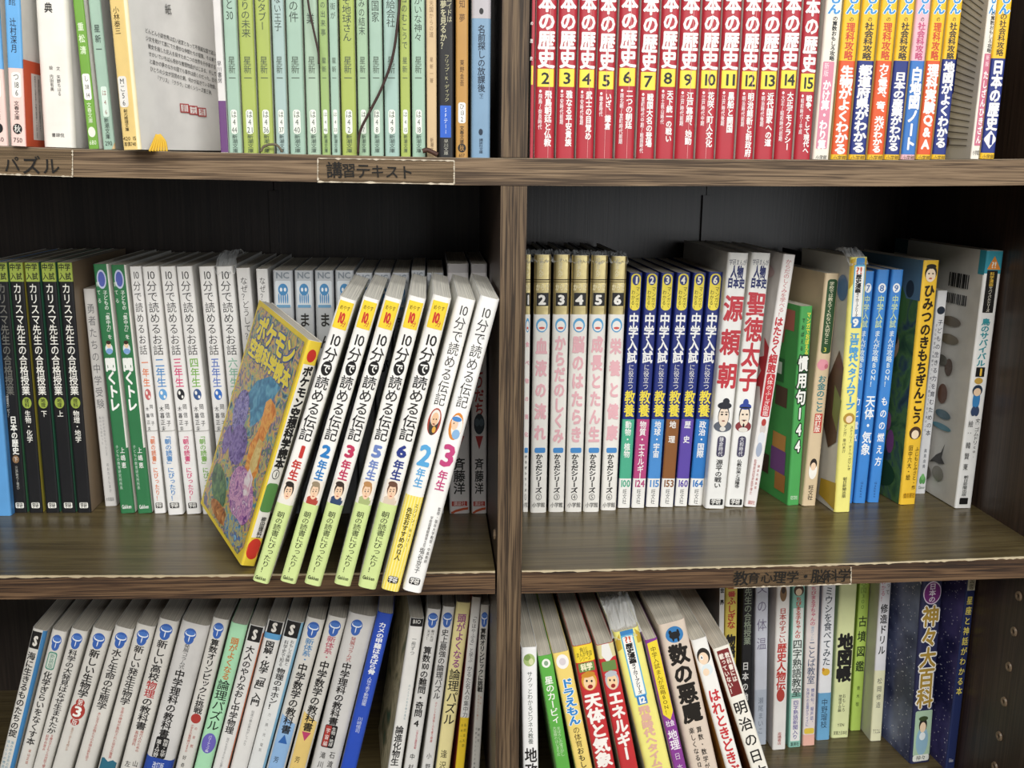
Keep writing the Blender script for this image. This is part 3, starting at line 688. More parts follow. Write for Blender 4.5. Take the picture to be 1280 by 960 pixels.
# ================================================================== MIDDLE SHELF, left: back row
b = Book('study_book', 'light blue book pressed beside the first black study guide', (-30, -12, 329, -4, 15, 645), 'mid', spine='#5f9fd8', side='#4d8fd0')
KARI = [((-10, 8.5, 328, 16.5, 34.5, 641), '日本の歴史', '', 'green', 'history'), ((10, 28, 328, 36, 54.5, 641), '生物・化学', '理科', 'yellow', 'biology and chemistry'), ((29.5, 48, 328, 57, 75, 641), '下', '地理', 'green', 'lower geography'),
        ((50, 69, 328, 77, 95, 641), '上', '地理', 'green', 'upper geography'), ((70.5, 90, 328, 96.5, 114.5, 641), '物理・地学', '理科', 'kraft', 'physics and earth')]
GK = 'black study guides on the middle shelf'
for e, sub, tag_, edge, what in KARI:
    b = Book('study_book', 'black study guide, white lettering, %s volume' % what, e, 'mid', spine='#17171a', side={'green': '#4c8a6d', 'yellow': '#c9b24a', 'kraft': '#8d7a63'}[edge], group=GK, rnd=.1)
    b.B(326, 352, '#a9bb52').T('中入', 328, 351, .42, .27, BLK, .02).T('学試', 328, 351, .42, .7, BLK, .02)
    b.T('カリスマ先生の合格授業', 354, 494, .62, .5, '#efede4' if what != 'history' else '#6f6d66', .012, 'title_lettering')  # history title is dimmed, shadow at that end put into its colour
    if what == 'history':
        b.T('「環境思考力」がつく！', 492, 522, .2, .25, '#d8d6cd').T('日本の歴史', 520, 568, .5, .55, '#efede4', .03).E(574, 10, .5, '#8a6a4a').T('下', 570, 578, .3, .5, '#efede4').T('（江戸時代〜現代）', 580, 614, .2, .5, '#c9c7be')
    else:
        b.E(503.5, 14, .68, '#9aab48').T(tag_, 498, 509, .34, .5, BLK, .01).T(sub, 513, 513+len(sub)*8, .46, .5, '#efede4', .01)
    b.R(628, 635, .2, .82, '#efede4', .2, 'publisher_mark').H('学研', 631.5, 5, .5, .5, BLK, .02)
b = Book('paperback_book', 'recessed white paperback in painted grey shade between the black guides and the green books', (104, 118, 361, 129.5, 147.5, 633), 'mid', spine='#cfccc8', side='#b9b6b2', d=.128)  # white book; the shade of its recess is mixed into cover and lettering colours
b.T('勇者たちの中学受験', 378, 512, .66, .5, '#6a6a6c', 0, 'title_lettering').T('わが子が本気になったとき', 520, 570, .2, .6, '#88888a').T('私の心も変わった', 520, 556, .2, .35, '#88888a').T('おおたとしまさ', 578, 616, .24, .6, '#77777a').H('大和書房', 624, 4, .7, .5, '#777777')
for e, what in (((115.5, 135, 330, 149.5, 169.5, 642), 'beside the recessed white paperback'), ((138, 157, 331, 171, 191, 642), 'beside the white story books')):
    b = Book('study_book', 'green listening workbook with white title %s' % what, e, 'mid', spine='#33764a', side='#e9e7e0', group='green listening workbooks')
    b.B(330, 560, '#e9e7e0', .9, 1.0, 'white_stripe').E(349, 24, .62, '#c5cbe6', .48).E(349, 19, .46, '#5663b0', .48).T('育てる', 350, 349+32, .26, .2, '#e9efe6', 0)
    b.T('子どもの「集中力」を', 363, 424, .3, .62, '#e9efe6', .01, 'series_lettering').M([(436, 14, .5, .48, '#dfe8ee'), (431, 8, .3, .48, '#f0cfae'), (428, 5, .32, .48, '#3b2a20'), (439, 7, .46, .48, '#7fa6d8')], 'printed_child')
    b.T('聞くトレ', 447, 514, .72, .45, '#f2f3ee', .045, 'title_lettering', k=1.4).T('上嶋恵', 558, 586, .34, .62, '#f2f3ee', .01, 'author_lettering').T('子どもの教育研究所所長', 556, 612, .2, .28, '#cfe0d2').H('Gakken', 633, 5, .66, .5, '#f2f3ee', .02)
OHA = [((160.5, 177, 333, 192.5, 207.5, 642), '一', '#e07a4a', 'first', '#c76a6a'), ((177.5, 196.5, 333, 208, 231, 644), '二', '#4a8cc8', 'second', '#6aa3d6'), ((199.5, 218.5, 333, 232, 252, 643), '三', '#d6457a', 'third', '#2c2c30'),
       ((219.5, 240, 333, 252.5, 273, 643), '四', '#7ab04a', 'fourth', '#3f5a8a'), ((247.5, 267.5, 333, 277, 297, 643), '五', '#5a78c0', 'fifth', '#3a6fc0'), ((269, 291, 333, 298, 319, 643), '六', '#8ab8a0', 'sixth', '#6a9a8a')]
for e, g, colr, what, ic in OHA:
    b = Book('story_book', 'upright white story book with coloured %s grade lettering in the back row' % what, e, 'mid', spine='#e9e7e4', side='#e3e1dc', group='upright white story books', bulge=.02)
    b.T('{10}分で読めるお話', 337, 444, .66, .5, '#3a3838', 0, 'title_lettering').T(g+'年生', 447, 484, .6, .5, colr, .012, 'grade_lettering')
    b.M([(493, 14, .52, .5, ic), (491, 5, .16, .42, '#f2efe8'), (496, 4, .14, .6, '#f2efe8')], 'printed_icon').T('岡信子', 503, 534, .3, .68, '#333333').T('木暮正夫', 507, 540, .3, .32, '#333333').B(538, 539.2, '#b9b7b2')
    b.T('「朝の読書」にぴったり！', 541, 626, .42, .5, colr, .012, 'slogan_lettering').R(628, 635, .2, .8, BLK, .2, 'publisher_mark').H('学研', 631.5, 5, .5, .5, WHT, .02)
b.crumple(.016, 17, over=.05)
for e, what in (((293.5, 313, 335, 321, 338, 642), 'next to the sixth grade story book'), ((316.5, 337.5, 336, 340, 350.5, 642), 'next to the octopus emblem comics')):
    b = Book('story_book', 'plain white question book %s' % what, e, 'mid', spine='#dddbd8', side='#cfcdc9', group='white question books')
    b.T('なぜ？どうして？', 346, 425, .52, .5, '#4a4848', 0, 'title_lettering').T('科学のお話', 430, 490, .5, .5, '#5f8a5f')
NCX = [(340, 366), (367, 391.5), (392.5, 417), (418, 442.5), (443.5, 466), (467, 489), (490, 512), (513.5, 532), (533, 555)]
for i, (x0, x1) in enumerate(NCX):
    tops = (338, 338, 338, 338, 341, 341, 341, 338, 341)[i]
    b = Book('comic_book', 'grey white comic with a blue octopus emblem, hidden behind the leaning books' if i > 3 else 'grey white comic with a blue octopus emblem, %s of four showing it' % ('first', 'second', 'third', 'fourth')[i], (x0, x1, tops, x0+((640-x0)*1.6e-4-.0125)*304, x1+((640-x1)*1.6e-4-.0125)*304, 642), 'mid', spine='#b9bcc0', side='#a9acb0', d=.128, group='comics with an octopus emblem')
    b.H('NC', tops+6, 8, .7, .5, '#7f878f', .03).R(tops+13, tops+46, .1, .9, '#d7dde2', .12)
    b.M([(tops+24, 15, .5, .5, '#4a8cc0'), (tops+24, 5, .12, .4, '#eef2f5'), (tops+24, 5, .12, .6, '#eef2f5')] + [(tops+35, 13, .07, .28+.11*k, '#4a8cc0') for k in range(5)], 'octopus_emblem').R(tops+43, tops+46.5, .15, .85, '#6f9fc4', .2)
    b.T('まんが', tops+48, tops+130, .62, .5, '#2b2a2a', .02, 'title_lettering')
for e, what in (((558, 587, 330, 562, 587, 642), 'behind the leaning row, away from the divider'), ((588.5, 609.5, 330, 589, 609, 642), 'closest to the centre divider')):
    b = Book('story_book', 'white story book with red kana %s' % what, e, 'mid', spine='#d9d5d4', side='#c9c5c4', group='white and red story books', d=.13)
    b.B(328, 341, '#b4b0b0').T('ルドルフとひとりだち', 346, 520, .62, .5, '#a83434', .03, 'title_lettering', k=1.5).M([(530, 26, .7, .5, '#27333c'), (528, 10, .3, .36, '#4b5c66'), (528, 10, .3, .64, '#4b5c66')], 'printed_cat').P([(.25, 545), (.75, 545), (.5, 562)], '#a83434')
    b.T('斉藤洋', 572, 618, .6, .5, '#2a2828', .02, 'author_lettering').R(626.5, 632.5, .12, .88, '#b23a2e', .05).H('講談社', 629.5, 4.5, .6, .5, '#f0e4e0').P([(.0, 641), (.3, 637), (.7, 634.5), (1, 634), (1, 637), (.7, 637.5), (.3, 640), (.1, 643)], '#c4552f')

# ================================================================== MIDDLE SHELF, left: the row leaning at the front
QD = [((424, 372.5, 446, 374, 314, 724, 337, 731), '1', '#c23a34', 'first', '#2b2320', '#e9e4da'), ((453.5, 372.5, 475, 373, 348.5, 725, 371, 731), '2', '#2f7fc2', 'second', '#9a8a70', '#b0483c'),
      ((480.5, 372, 503, 372.5, 379, 727, 402, 734), '3', '#c03a5e', 'third', '#3a2c26', '#33486a'), ((511, 371, 533, 371.5, 416, 728, 439.5, 734), '5', '#6f86c0', 'fifth', '#b98a5a', '#a9b57a'), ((540.5, 370, 565, 371, 446.5, 731, 471, 738), '6', '#2c3c86', 'sixth', '#6b4a3a', '#d9c7b4')]
GQ = 'white biography books leaning to the right'
for e, g, colr, what, hair, cloth in QD:
    b = Book('biography_book', 'leaning white biography book with green foot and coloured number %s' % words(g), e, 'mid', spine='#f3f1ec', side='#f0efe6', pages='#ece8dc', group=GQ, bulge=.04, rnd=.22)
    b.R(377, 411, .1, .92, '#f3d338', .04, 'yellow_tag').H('10', 397, 13, .42, .46, '#c8322c', .05).H('めやす', 385, 5, .6, .5, '#4a3a1a').H('分', 405, 6, .3, .66, '#c8322c')
    b.E(460.5, 18, .62, BLK, .5).T('{10}分', 416, 452, .8, .5, BLK, .008, 'title_lettering').T('で', 453, 468, .46, .5, '#f3f1ec', .02).T('読める伝記', 470, 551, .78, .5, BLK, .008, 'title_lettering')
    b.H(g, 564, 15, .6, .5, colr, .05, 'grade_number').T('年生', 575, 600, .58, .5, colr, .03, 'grade_lettering')
    b.B(600, 630, '#efe6da', .1, .9, 'portrait_panel').M([(626, 13, .76, .5, cloth), (612, 20, .56, .5, hair), (615, 18, .44, .5, '#efcdae'), (605, 7, .5, .46, hair), (614, 2, .06, .41, BLK), (614, 2, .06, .58, BLK), (611.5, 1, .12, .41, hair), (611.5, 1, .12, .58, hair), (617, 2.5, .05, .5, '#d8a884'), (620, 1.4, .14, .5, '#b4584a')], 'printed_portrait')
    b.B(630, 740, '#cfe098').T('朝の読書にぴったり！', 639, 716, .46, .48, '#2d3322', .006, 'slogan_lettering').H('Gakken', 722, 4.5, .66, .45, '#2d3322', .03)
b = Book('biography_book', 'leaning white biography book with a yellow striped foot and big blue number', (571.5, 372.5, 595, 373.5, 475, 735, 500, 741), 'mid', spine='#f4f2ee', side='#f0eee6', pages='#ece8dc', group=GQ, bulge=.04, rnd=.22)
b.T('{10}分で読める伝記', 380, 507, .62, .5, '#2b2929', 0, 'title_lettering').M([(527, 34, .7, .5, '#a9483c'), (529, 30, .5, .5, '#3f3a34'), (522, 20, .5, .5, '#e9e4da'), (524, 17, .38, .5, '#e8bf9a'), (524, 2, .06, .43, BLK), (524, 2, .06, .57, BLK), (530, 2, .14, .5, '#8a4a3a'), (537, 8, .2, .58, '#e0a94a')], 'printed_portrait')
b.H('2', 569, 26, .74, .5, '#5aa8dc', .04, 'grade_number').T('年生', 585, 609, .52, .5, '#5aa8dc', .02, 'grade_lettering').B(620, 745, '#f3dc5c')
for k in range(6): b.B(620, 745, '#f8eda0', .06+.16*k, .12+.16*k, 'stripe')
b.T('エジソン、キュリー…', 629, 690, .2, .74, '#3a3214').T('先生おすすめの{12}人', 634, 700, .34, .42, '#3a3214', .02).R(720, 728.5, .22, .8, BLK, .3, 'publisher_mark').H('学研', 724.2, 6, .5, .5, WHT, .02)
b = Book('biography_book', 'leaning white biography book with a big pink number against the divider', (600, 369, 625, 375, 503, 735, 527.5, 742.5), 'mid', spine='#f4f3f0', side='#f0eee6', pages='#ece8dc', group=GQ, bulge=.04, rnd=.22)
b.T('{10}分で読める伝記', 383, 510, .62, .5, '#2b2929', 0, 'title_lettering').M([(533, 34, .7, .5, '#d98a3c'), (534, 26, .56, .56, '#f2efe6'), (528, 18, .46, .46, '#e8e6ea'), (530, 15, .34, .42, '#efcdae'), (524, 6, .5, .46, '#4a86c8'), (529, 2, .05, .36, BLK), (543, 12, .4, .6, '#8ab4dc')], 'printed_portrait')
b.H('3', 569, 27, .74, .5, '#c4487e', .04, 'grade_number').T('年生', 588, 613, .52, .5, '#c4487e', .02, 'grade_lettering')
b.T('監修・塩谷大学教授・中高教師', 634, 704, .16, .78, '#555555').T('学校図書館教育主任', 645, 684, .16, .5, '#555555').T('塩谷京子', 684, 716, .3, .46, '#444444', 0, 'author_lettering').R(722, 730.5, .2, .78, BLK, .3, 'publisher_mark').H('学研', 726.2, 6, .5, .48, WHT, .02)
# paperback with the bright fantasy cover, turned aside at the end of the leaning row
b = Book('paperback_book', 'yellow paperback with a crowded colourful fantasy cover leaning beside white biographies', (380, 438, 403, 434, 303, 697, 319, 708), 'mid', spine='#f1eee6', side='#ecd044', d=.11, yaw=-28, pages='#d5cfc2', h=.176)
POKE = b
b.B(300, 720, '#ecd044', 0, .12).B(425, 456, '#ecd044').E(445, 16, .62, '#c8322c', n='round_red_mark').T('ポケモン空想科学読本', 458, 586, .66, .55, BLK, .05, 'title_lettering', k=1.4).E(593, 12, .5, BLK).E(593, 10, .42, '#f1eee6').H('1', 593, 7, .3, .5, BLK)
b.R(604, 640, .12, .95, '#5c8f4c', .3).T('柳田理科雄', 646, 676, .36, .6, '#333333', .02, 'author_lettering').B(672, 720, '#ecd044').E(686, 26, .98, '#cf3a2c', .52, n='red_dot')
FL = 'L'
ART = lambda n, c, s=90: marbled('fantasy_art_' + n, c, s)
b.SP(FL, [(.04, .02), (.93, .02), (.97, .05), (.97, .95), (.93, .98), (.10, .98), (.04, .93)], ART('ground', ['#2f4f6c', '#5f94aa', '#a9b06a', '#dcae62', '#7a6c9c', '#4a7a62', '#d8c27a'], 110))
b.SP(FL, [(.2, .25), (.4, .24), (.62, .31), (.78, .46), (.6, .43), (.5, .5), (.38, .44), (.3, .36)], ART('wing', ['#2a628a', '#3f86ac', '#6fb0c8']))
b.SP(FL, [(.14, .36), (.2, .33), (.3, .32), (.36, .35), (.34, .46), (.42, .56), (.38, .7), (.24, .74), (.16, .62), (.22, .5), (.18, .41)], ART('orange', ['#b05a22', '#e2883a', '#f0b45c', '#cf7430']))
b.SP(FL, [(.22, .5), (.3, .5), (.33, .62), (.27, .68), (.2, .6)], ART('belly', ['#c99a4a', '#e6cf8a', '#d9b468']))
b.SE(FL, .74, .48, .14, .1, ART('wheel', ['#302a58', '#6f66ac', '#a49ccc', '#3d3668'], 200)).SE(FL, .62, .61, .17, .09, ART('violet', ['#3a2f62', '#6a5298', '#9480bc', '#2c2446'], 130), rot=.3).SE(FL, .84, .64, .07, .07, MATS[('marb', 'fantasy_art_violet')])
b.SE(FL, .32, .77, .25, .11, ART('pink', ['#6c3f86', '#b070b0', '#e3b4cc', '#8a4f9a', '#f0dfe4'], 150), rot=-.2).SP(FL, [(.2, .66), (.3, .64), (.34, .7), (.28, .76), (.2, .74)], ART('pale', ['#e9cfd8', '#f4ecec', '#d89ab4'], 120))
b.SE(FL, .74, .84, .2, .07, ART('moss', ['#2f4636', '#55785a', '#86a066'], 140), rot=-.4).SE(FL, .6, .93, .2, .035, ART('rock', ['#6f4326', '#b9713c', '#d8a46a'], 140)).SE(FL, .27, .92, .2, .055, ART('water', ['#2f4a86', '#5d9ac6', '#c9b95a', '#3f62a8', '#8fc0da'], 130))
for t, y, sz in (('ポケモン', .10, .0205), ('空想科学読本', .2, .0152)):
    b.ST(FL, t, .5, y, sz, '#3d62a8', .10, 'title_outline').ST(FL, t, .5, y, sz, '#f6e04e', .05, 'title_lettering')

# ================================================================== MIDDLE SHELF, right
KD = [((656.5, 664.5, 318, 653, 660.5, 640), '1', '食べ物の消化'), ((667, 691, 318, 663, 683, 641), '2', '血液の流れ'), ((692.5, 713.5, 318, 685, 706, 640), '3', 'からだのしくみ'), ((714.5, 738, 319, 706.5, 728, 640), '4', '脳のはたらき'),
      ((739, 761.5, 319, 729, 749.5, 640), '5', '成長とたん生'), ((763, 786, 320, 751, 770.5, 638), '6', '栄養と健康')]
for e, g, t in KD:
    b = Book('picture_science_book', 'white science book with gold foil top and black number %s box' % words(g), e, 'mid', spine='#f0ede6', side='#24201e', pages='#4a4642', group='gold topped science books', bulge=.03, rnd=.2, hard=(g != '1'))
    b.B(315, 393, gold(), n='gold_foil_band').B(349, 350.4, '#4a3c1c').B(352, 353, '#4a3c1c').T('学習まんが', 322, 346, .34, .4, '#efe9d0').H('からだ', 359, 7, .8, .5, '#efe4bc', .02).R(366, 382.5, .16, .86, BLK, .03, 'number_box').H(g, 374.5, 12, .5, .5, '#f4f1ea', .05, 'volume_number')
    b.M([(406.5, 18, .68, .5, '#5aa6d8'), (407.5, 13, .52, .5, '#f3f1ec'), (410, 3, .36, .5, '#d8574e')], 'round_blue_mark')
    b.T(t, 419, 554, .7, .5, '#eab6bd', .045, 'title_lettering', k=1.45).R(559.5, 566, .2, .85, '#4a8fd0', .3).T('からだシリーズ', 567, 616, .44, .48, BLK, .03, 'series_lettering').E(621, 8, .36, BLK).E(621, 6.8, .3, '#f0ede6').H(g, 621, 5, .2).H('小学館', 631, 5, .8, .5, BLK)
    b.crumple(.0085, int(g), over=.02)
SD = [((787, 804, 341, 771.5, 788, 635), '1', '動物・植物', '100', '#4fae8c', 'green'), ((807, 824.5, 341, 788.5, 806, 635), '2', '物質・エネルギー', '124', '#b8487e', 'magenta'), ((826, 844, 341, 807, 823.5, 634), '3', '地球・宇宙', '115', '#4d8fd2', 'sky blue'),
      ((846, 864, 341, 824.5, 842, 634), '4', '地　理', '153', '#8c5a30', 'brown'), ((866, 884, 341, 843, 859, 633), '5', '歴　史', '160', '#5f4aa6', 'purple'), ((886, 904.5, 340, 860, 878.5, 632), '6', '政治・国際', '164', '#2f78c0', 'strong blue')]
for e, g, t, n_, c2, cw in SD:
    b = Book('study_comic_book', 'navy blue study comic numbered %s with %s subject band' % (words(g), cw), e, 'mid', spine='#26337c', side='#2c3a80', group='navy blue study comics', rnd=.14)
    b.R(342, 388, .12, .88, '#efdc4c', .45, 'yellow_tag').E(350, 13, .56, '#26337c').H(g, 350, 9, .32, .5, '#f3efdc', .04).T('マンガで', 358, 385, .3, .68, BLK).T('わかる！', 362, 388, .3, .34, BLK)
    b.T('中学入試', 391, 454, .8, .5, '#f4f4f2', .03, 'title_lettering').T('に役立つ', 455, 487, .44, .5, '#eceae6').T('教養', 488, 521, .86, .5, '#f0dc4a', .02, 'title_lettering')
    b.B(524, 640, '#f1efea').B(524, 598, c2).T(t, 526, 526+len(t)*9.2, .52, .5, '#f4f2ee', .02, 'subject_lettering').H(n_, 604, 9, .86, .5, c2, .03).T('旺文社', 611, 630, .34, .5, '#3c3c3c')
for e, t, cl, sub, hair, what in (((910, 937, 316, 881, 906.5, 636), '源頼朝', '鎌倉時代', '源平の戦い', '#1f2430', 'three large red characters, bearded warrior portrait'), ((939, 965.5, 316, 907, 929.5, 634), '聖徳太子', '大和時代', '仏教伝来と法隆寺', '#1f2a5c', 'four large red characters, blue capped portrait')):
    b = Book('biography_comic_book', 'white biography comic with ' + what, e, 'mid', spine='#f1f0ec', side='#eeece6', group='white biography comics', d=.15)
    b.H('学研まんが', 328, 6, .85, .5, '#2c3050').T('日', 348, 359, .3, .22, '#2c3050', .03).H('人物', 340, 12, .62, .5, '#27306a', .05).H('日本史', 354, 10, .84, .5, '#27306a', .05)
    b.T(t, 364, 490, .98, .5, '#c23a44', .03, 'title_lettering', k=1.35)
    if t == '源頼朝':
        b.M([(533, 14, .9, .5, '#5f6470'), (520, 28, .56, .5, '#2a2c34'), (521, 25, .5, .5, '#f0ddc8'), (507, 9, .7, .5, '#2a2c34'), (502, 9, .34, .56, '#2a2c34'), (518, 2, .12, .4, BLK), (518, 2, .12, .62, BLK), (515, 1.2, .16, .4, BLK), (515, 1.2, .16, .62, BLK), (526, 1.6, .16, .5, '#8a4a40'), (536, 6, .3, .5, '#e4e0d8')], 'printed_portrait')
    else:
        b.M([(533, 14, .86, .5, '#8a3a3e'), (519, 28, .6, .5, '#1d2030'), (521, 25, .52, .5, '#f3e2cc'), (508, 8, .64, .5, '#33489a'), (503, 9, .3, .5, '#33489a'), (509.5, 2, .66, .5, '#1d2030'), (518, 2, .12, .4, BLK), (518, 2, .12, .62, BLK), (526, 1.6, .14, .5, '#8a4a40'), (525, 1, .3, .5, BLK), (532, 6, .1, .5, BLK), (537, 6, .5, .5, '#e9e4da')], 'printed_portrait')
    b.R(545, 571, .3, .72, '#4a4660', .4).T(cl, 546, 570, .24, .5, '#efeef0').T(sub, 574, 610, .36 if len(sub) < 6 else .3, .5, BLK, .01).R(623.5, 631, .2, .86, BLK, .2, 'publisher_mark').H('学研', 627, 5.5, .5, .5, WHT, .02)
b = Book('picture_science_book', 'slim leaning white science book with red title and red spiky cover mark', (979, 995.5, 318, 930.5, 946, 634), 'mid', spine='#f0ece9', side='#e9e4e0', d=.15)
b.T('からだのしくみを学べる！', 324, 396, .5, .5, '#c4585c', 0).T('はたらく細胞', 396, 466, .72, .45, '#c4303a', .04, 'title_lettering').R(467, 521, .12, .86, '#c4303a', .2).T('人体のふしぎ図鑑', 468, 520, .5, .5, '#f6eee8').M([(536, 14, .5, .5, '#d8cfca'), (528, 9, .4, .5, '#b9443c'), (548, 16, .6, .5, '#e3e6ec'), (562, 18, .5, .45, '#aab4c8')], 'printed_figure').T('監修原田知幸医学博士', 574, 618, .24, .3, '#b96a66').T('講談社編集部', 580, 612, .2, .65, '#b96a66').H('講談社', 628, 4, .6, .5, '#b9443c')
b.SP('L', [(.0, .36), (.1, .33), (.06, .4), (.18, .42), (.07, .46), (.16, .53), (.05, .52), (.0, .58)], '#c4303a')
b.SE('L', .3, .08, .2, .03, '#e4c6c6')
b = Book('study_comic_book', 'green idiom book whose leaf green cover faces the white comics', (1001, 382, 1016.8, 383, 984, 629, 999.8, 631), 'mid', spine='#4ea457', side='#4aa052', d=.085, yaw=-9)
b.T('マンガでおぼえる', 390, 444, .34, .7, '#e9e04a', .03).T('でおぼえる', 396, 440, .28, .28, '#20301f', .02).T('慣用句144', 444, 568, .86, .5, '#17301c', .12, 'title_outline', k=1.5).T('慣用句144', 444, 568, .82, .5, '#f4f4ee', .035, 'title_lettering', k=1.5).H('旺文社', 622, 4, .6, .5, '#f0f4e8')
b.SP('L', [(.1, .03), (.8, .02), (.78, .1), (.55, .12), (.5, .2), (.3, .2), (.28, .13), (.1, .13)], '#b5675a').SR('L', .25, .6, .28, .4, '#2f6d3a').SR('L', .3, .55, .3, .36, '#e0e6dc').SR('L', .15, .4, .42, .52, '#5b3f33').SR('L', .45, .7, .44, .54, '#8fbf6a')
b.SR('L', .12, .4, .66, .74, '#c98f4a').SR('L', .1, .42, .74, .86, '#7b4a8a').SR('L', .45, .72, .8, .9, '#4a3426').SR('L', .08, .3, .86, .95, '#b4793c')
b = Book('study_book', 'beige money handbook with a dark green panel and pink pig', (1033.5, 341, 1048.5, 342, 1001, 630, 1022, 632), 'mid', spine='#d9c3a0', side='#cbb795', d=.085, yaw=-6)
b.R(349, 442, .2, .9, '#2f5130', .3).T('学校では教えてくれない大切なこと', 352, 430, .4, .52, '#e9e4c4', .01).H('3', 437, 6, .4, .5, '#e9e05a').M([(456, 14, .8, .45, '#e59aa6'), (452, 6, .3, .3, '#e59aa6'), (458, 6, .26, .7, '#c9707e')], 'printed_pig').T('お金のこと', 469, 515, .6, .5, '#2f7f86', .02, 'title_lettering').R(517, 541, .25, .8, '#c8483a', .08).T('改訂版', 518, 540, .44, .5, '#f4e9da', .02)
b.M([(588, 22, .6, .5, '#f4f0e8'), (580, 14, .5, .5, '#2b2320'), (583, 10, .38, .5, '#f0d2b4')], 'printed_child').T('旺文社', 606, 625, .4)
b = Book('paperback_book', 'dark book with a yellow top strip lying back behind the beige handbook', (1006, 300, 1042, 306, 986, 560, 1020, 566), 'mid', y=.225, h=.216, d=.06, spine='#23211f', side='#2a2724', hard=True)
b.B(290, 325, '#8f7a3a').H('日本20', 316, 9, .5, .6, BLK, .02)
b = Book('history_comic_book', 'pale yellow history comic in creased clear film with blue number 9', (1064, 321, 1086, 322, 1043, 637, 1063.5, 640), 'mid', spine='#f2ea86', side='#d8d6cc', yaw=-3, d=.1, rnd=.2)
b.P([(0, 325), (.25, 322), (.25, 352), (0, 362)], '#c9a83a').P([(1, 325), (.8, 322), (.8, 352), (1, 362)], '#c9a83a').R(322, 332, .3, .8, '#3f86c4', .2).R(331, 404, .2, .86, '#5fb0d8', .06).R(333, 396, .27, .8, '#f6f5f0', .05).H('?!', 338, 9, .4, .5, '#d0532f', .03).T('歴史漫画', 343, 366, .42, .5, BLK, .05).T('タイムワープシリーズ', 366, 396, .3, .5, BLK, .03, k=1.0).R(396, 410, .26, .82, '#3a7fc6', .1).H('9', 403, 10, .4, .5, '#f4f4f0', .05)
b.T('江戸時代へタイムワープ', 416, 512, .66, .5, '#4f9fd6', .045, 'title_lettering', k=1.3).M([(523, 14, .7, .5, '#b8923c'), (524, 9, .4, .5, '#f1d8b8')], 'printed_emblem').T('ストーリー：チーム・ガリレオ', 532, 588, .22, .7, '#4a4a3a').T('マンガ：早川大介', 530, 566, .22, .3, '#4a4a3a').T('朝日新聞出版', 596, 622, .26, .5, '#4a4a3a')
b.SE('L', .12, .12, .1, .05, '#5b82b0').SP('L', [(0, .42), (.1, .36), (.3, .5), (.34, .66), (.2, .76), (.05, .72)], '#5b4434').SP('L', [(0, .55), (.14, .5), (.16, .62), (.05, .68)], '#7d8a4a').SP('L', [(0, .88), (.3, .9), (.32, .97), (.0, .99)], '#c9a83a')
b.crumple(.012, 44, over=.03)
for e, g, t, what in (((1080, 1094.5, 339, 1053, 1066, 629), '7', '力と電気', 'beside the film wrapped yellow history comic'), ((1097, 1113, 337, 1066.5, 1083, 629), '8', '天体・気象', 'in the middle of the three'), ((1115.5, 1130.5, 337, 1084, 1100, 628), '9', 'ものの燃え方', 'beside the dark illustrated cover')):
    b = Book('study_comic_book', 'bright blue study comic number %s %s' % (words(g), what), e, 'mid', spine='#3f86d2', side='#3578c4', d=.13, yaw=0, group='bright blue study comics', rnd=.2)
    b.E(360, 12, .62, '#f2f4f4').H(g, 360, 8, .4, .5, '#3f6fb0', .02).T('中学入試', 369, 410, .56, .5, '#cfe0a4', .01, 'series_lettering').T('まんが攻略BON！', 413, 484, .5, .5, '#dce9ee', .02, 'series_lettering').T(t, 494, 494+len(t)*15, .8 if g == '8' else .6, .5, '#f3f5f6', .02, 'title_lettering').T('Gakken', 602, 622, .34, .5, '#1f3f70')
b = Book('picture_book', 'yellow spined story book with a dark green illustrated cover', (1154.5, 325, 1175.5, 325.5, 1124.5, 627, 1145.5, 630), 'mid', spine='#f0c23a', side=marbled('forest_cover_art', ['#2f4a34', '#3f5f3a', '#567a44', '#3a4f5a', '#2a3a34'], 35), d=.12, yaw=-7)
b.SR('L', 0, 1, 0, .16, '#5f7f94').SE('L', .55, .2, .4, .14, '#4f7a42').SE('L', .13, .12, .05, .035, '#34404a').SE('L', .33, .36, .13, .07, '#c9a27a').SE('L', .35, .33, .13, .05, '#3a3026').SE('L', .2, .76, .05, .05, '#8a4f86').SE('L', .25, .68, .04, .04, '#a0628f').SE('L', .3, .9, .2, .06, '#274a2c')
b.M([(341, 20, .72, .5, '#2b2622'), (344, 17, .6, .5, '#f1dcc0'), (333, 6, .6, .5, '#2b2622'), (342, 2, .1, .38, BLK), (342, 2, .1, .62, BLK), (348, 2, .2, .5, '#b4584a')], 'printed_face').T('ひみつのきもちぎんこう', 355, 530, .66, .5, '#2f2415', .035, 'title_lettering', k=1.3)
b.M([(541, 16, .72, .5, '#4a3424'), (543, 11, .46, .5, '#f1dcc0')], 'printed_face').T('ふじもとみさと・作', 558, 612, .24, .72, '#3d3016').T('田中六大・絵', 556, 600, .28, .32, '#3d3016').R(616, 622, .15, .9, '#d9a520', .2).H('金の星社', 619, 4.5, .7, .5, '#3d3016')
b = Book('paperback_book', 'recessed slim white paperback between the yellow storybook and survival comic', (1172.5, 363, 1185.5, 363.5, 1144.5, 615, 1157.5, 617), 'mid', spine='#e6e6e8', side='#dadadc', d=.06, yaw=-5)
b.E(388, 10, .8, '#27303f').T('子どもの生きる力を育むための本', 398, 546, .52, .56, '#2b3040', .005, 'title_lettering', k=1.1).T('子どもが昔から想像する！楽しく教えてくれた夏のころ', 404, 540, .22, .2, '#555a66').T('高真由美', 560, 586, .3, .5, '#555a66').M([(600, 10, .36, .36, '#5fa05a'), (600, 10, .36, .64, '#5fa05a'), (596, 8, .36, .5, '#7fbf74')], 'clover_mark').H('Clover', 609, 4, .7, .5, '#4a6a4a')
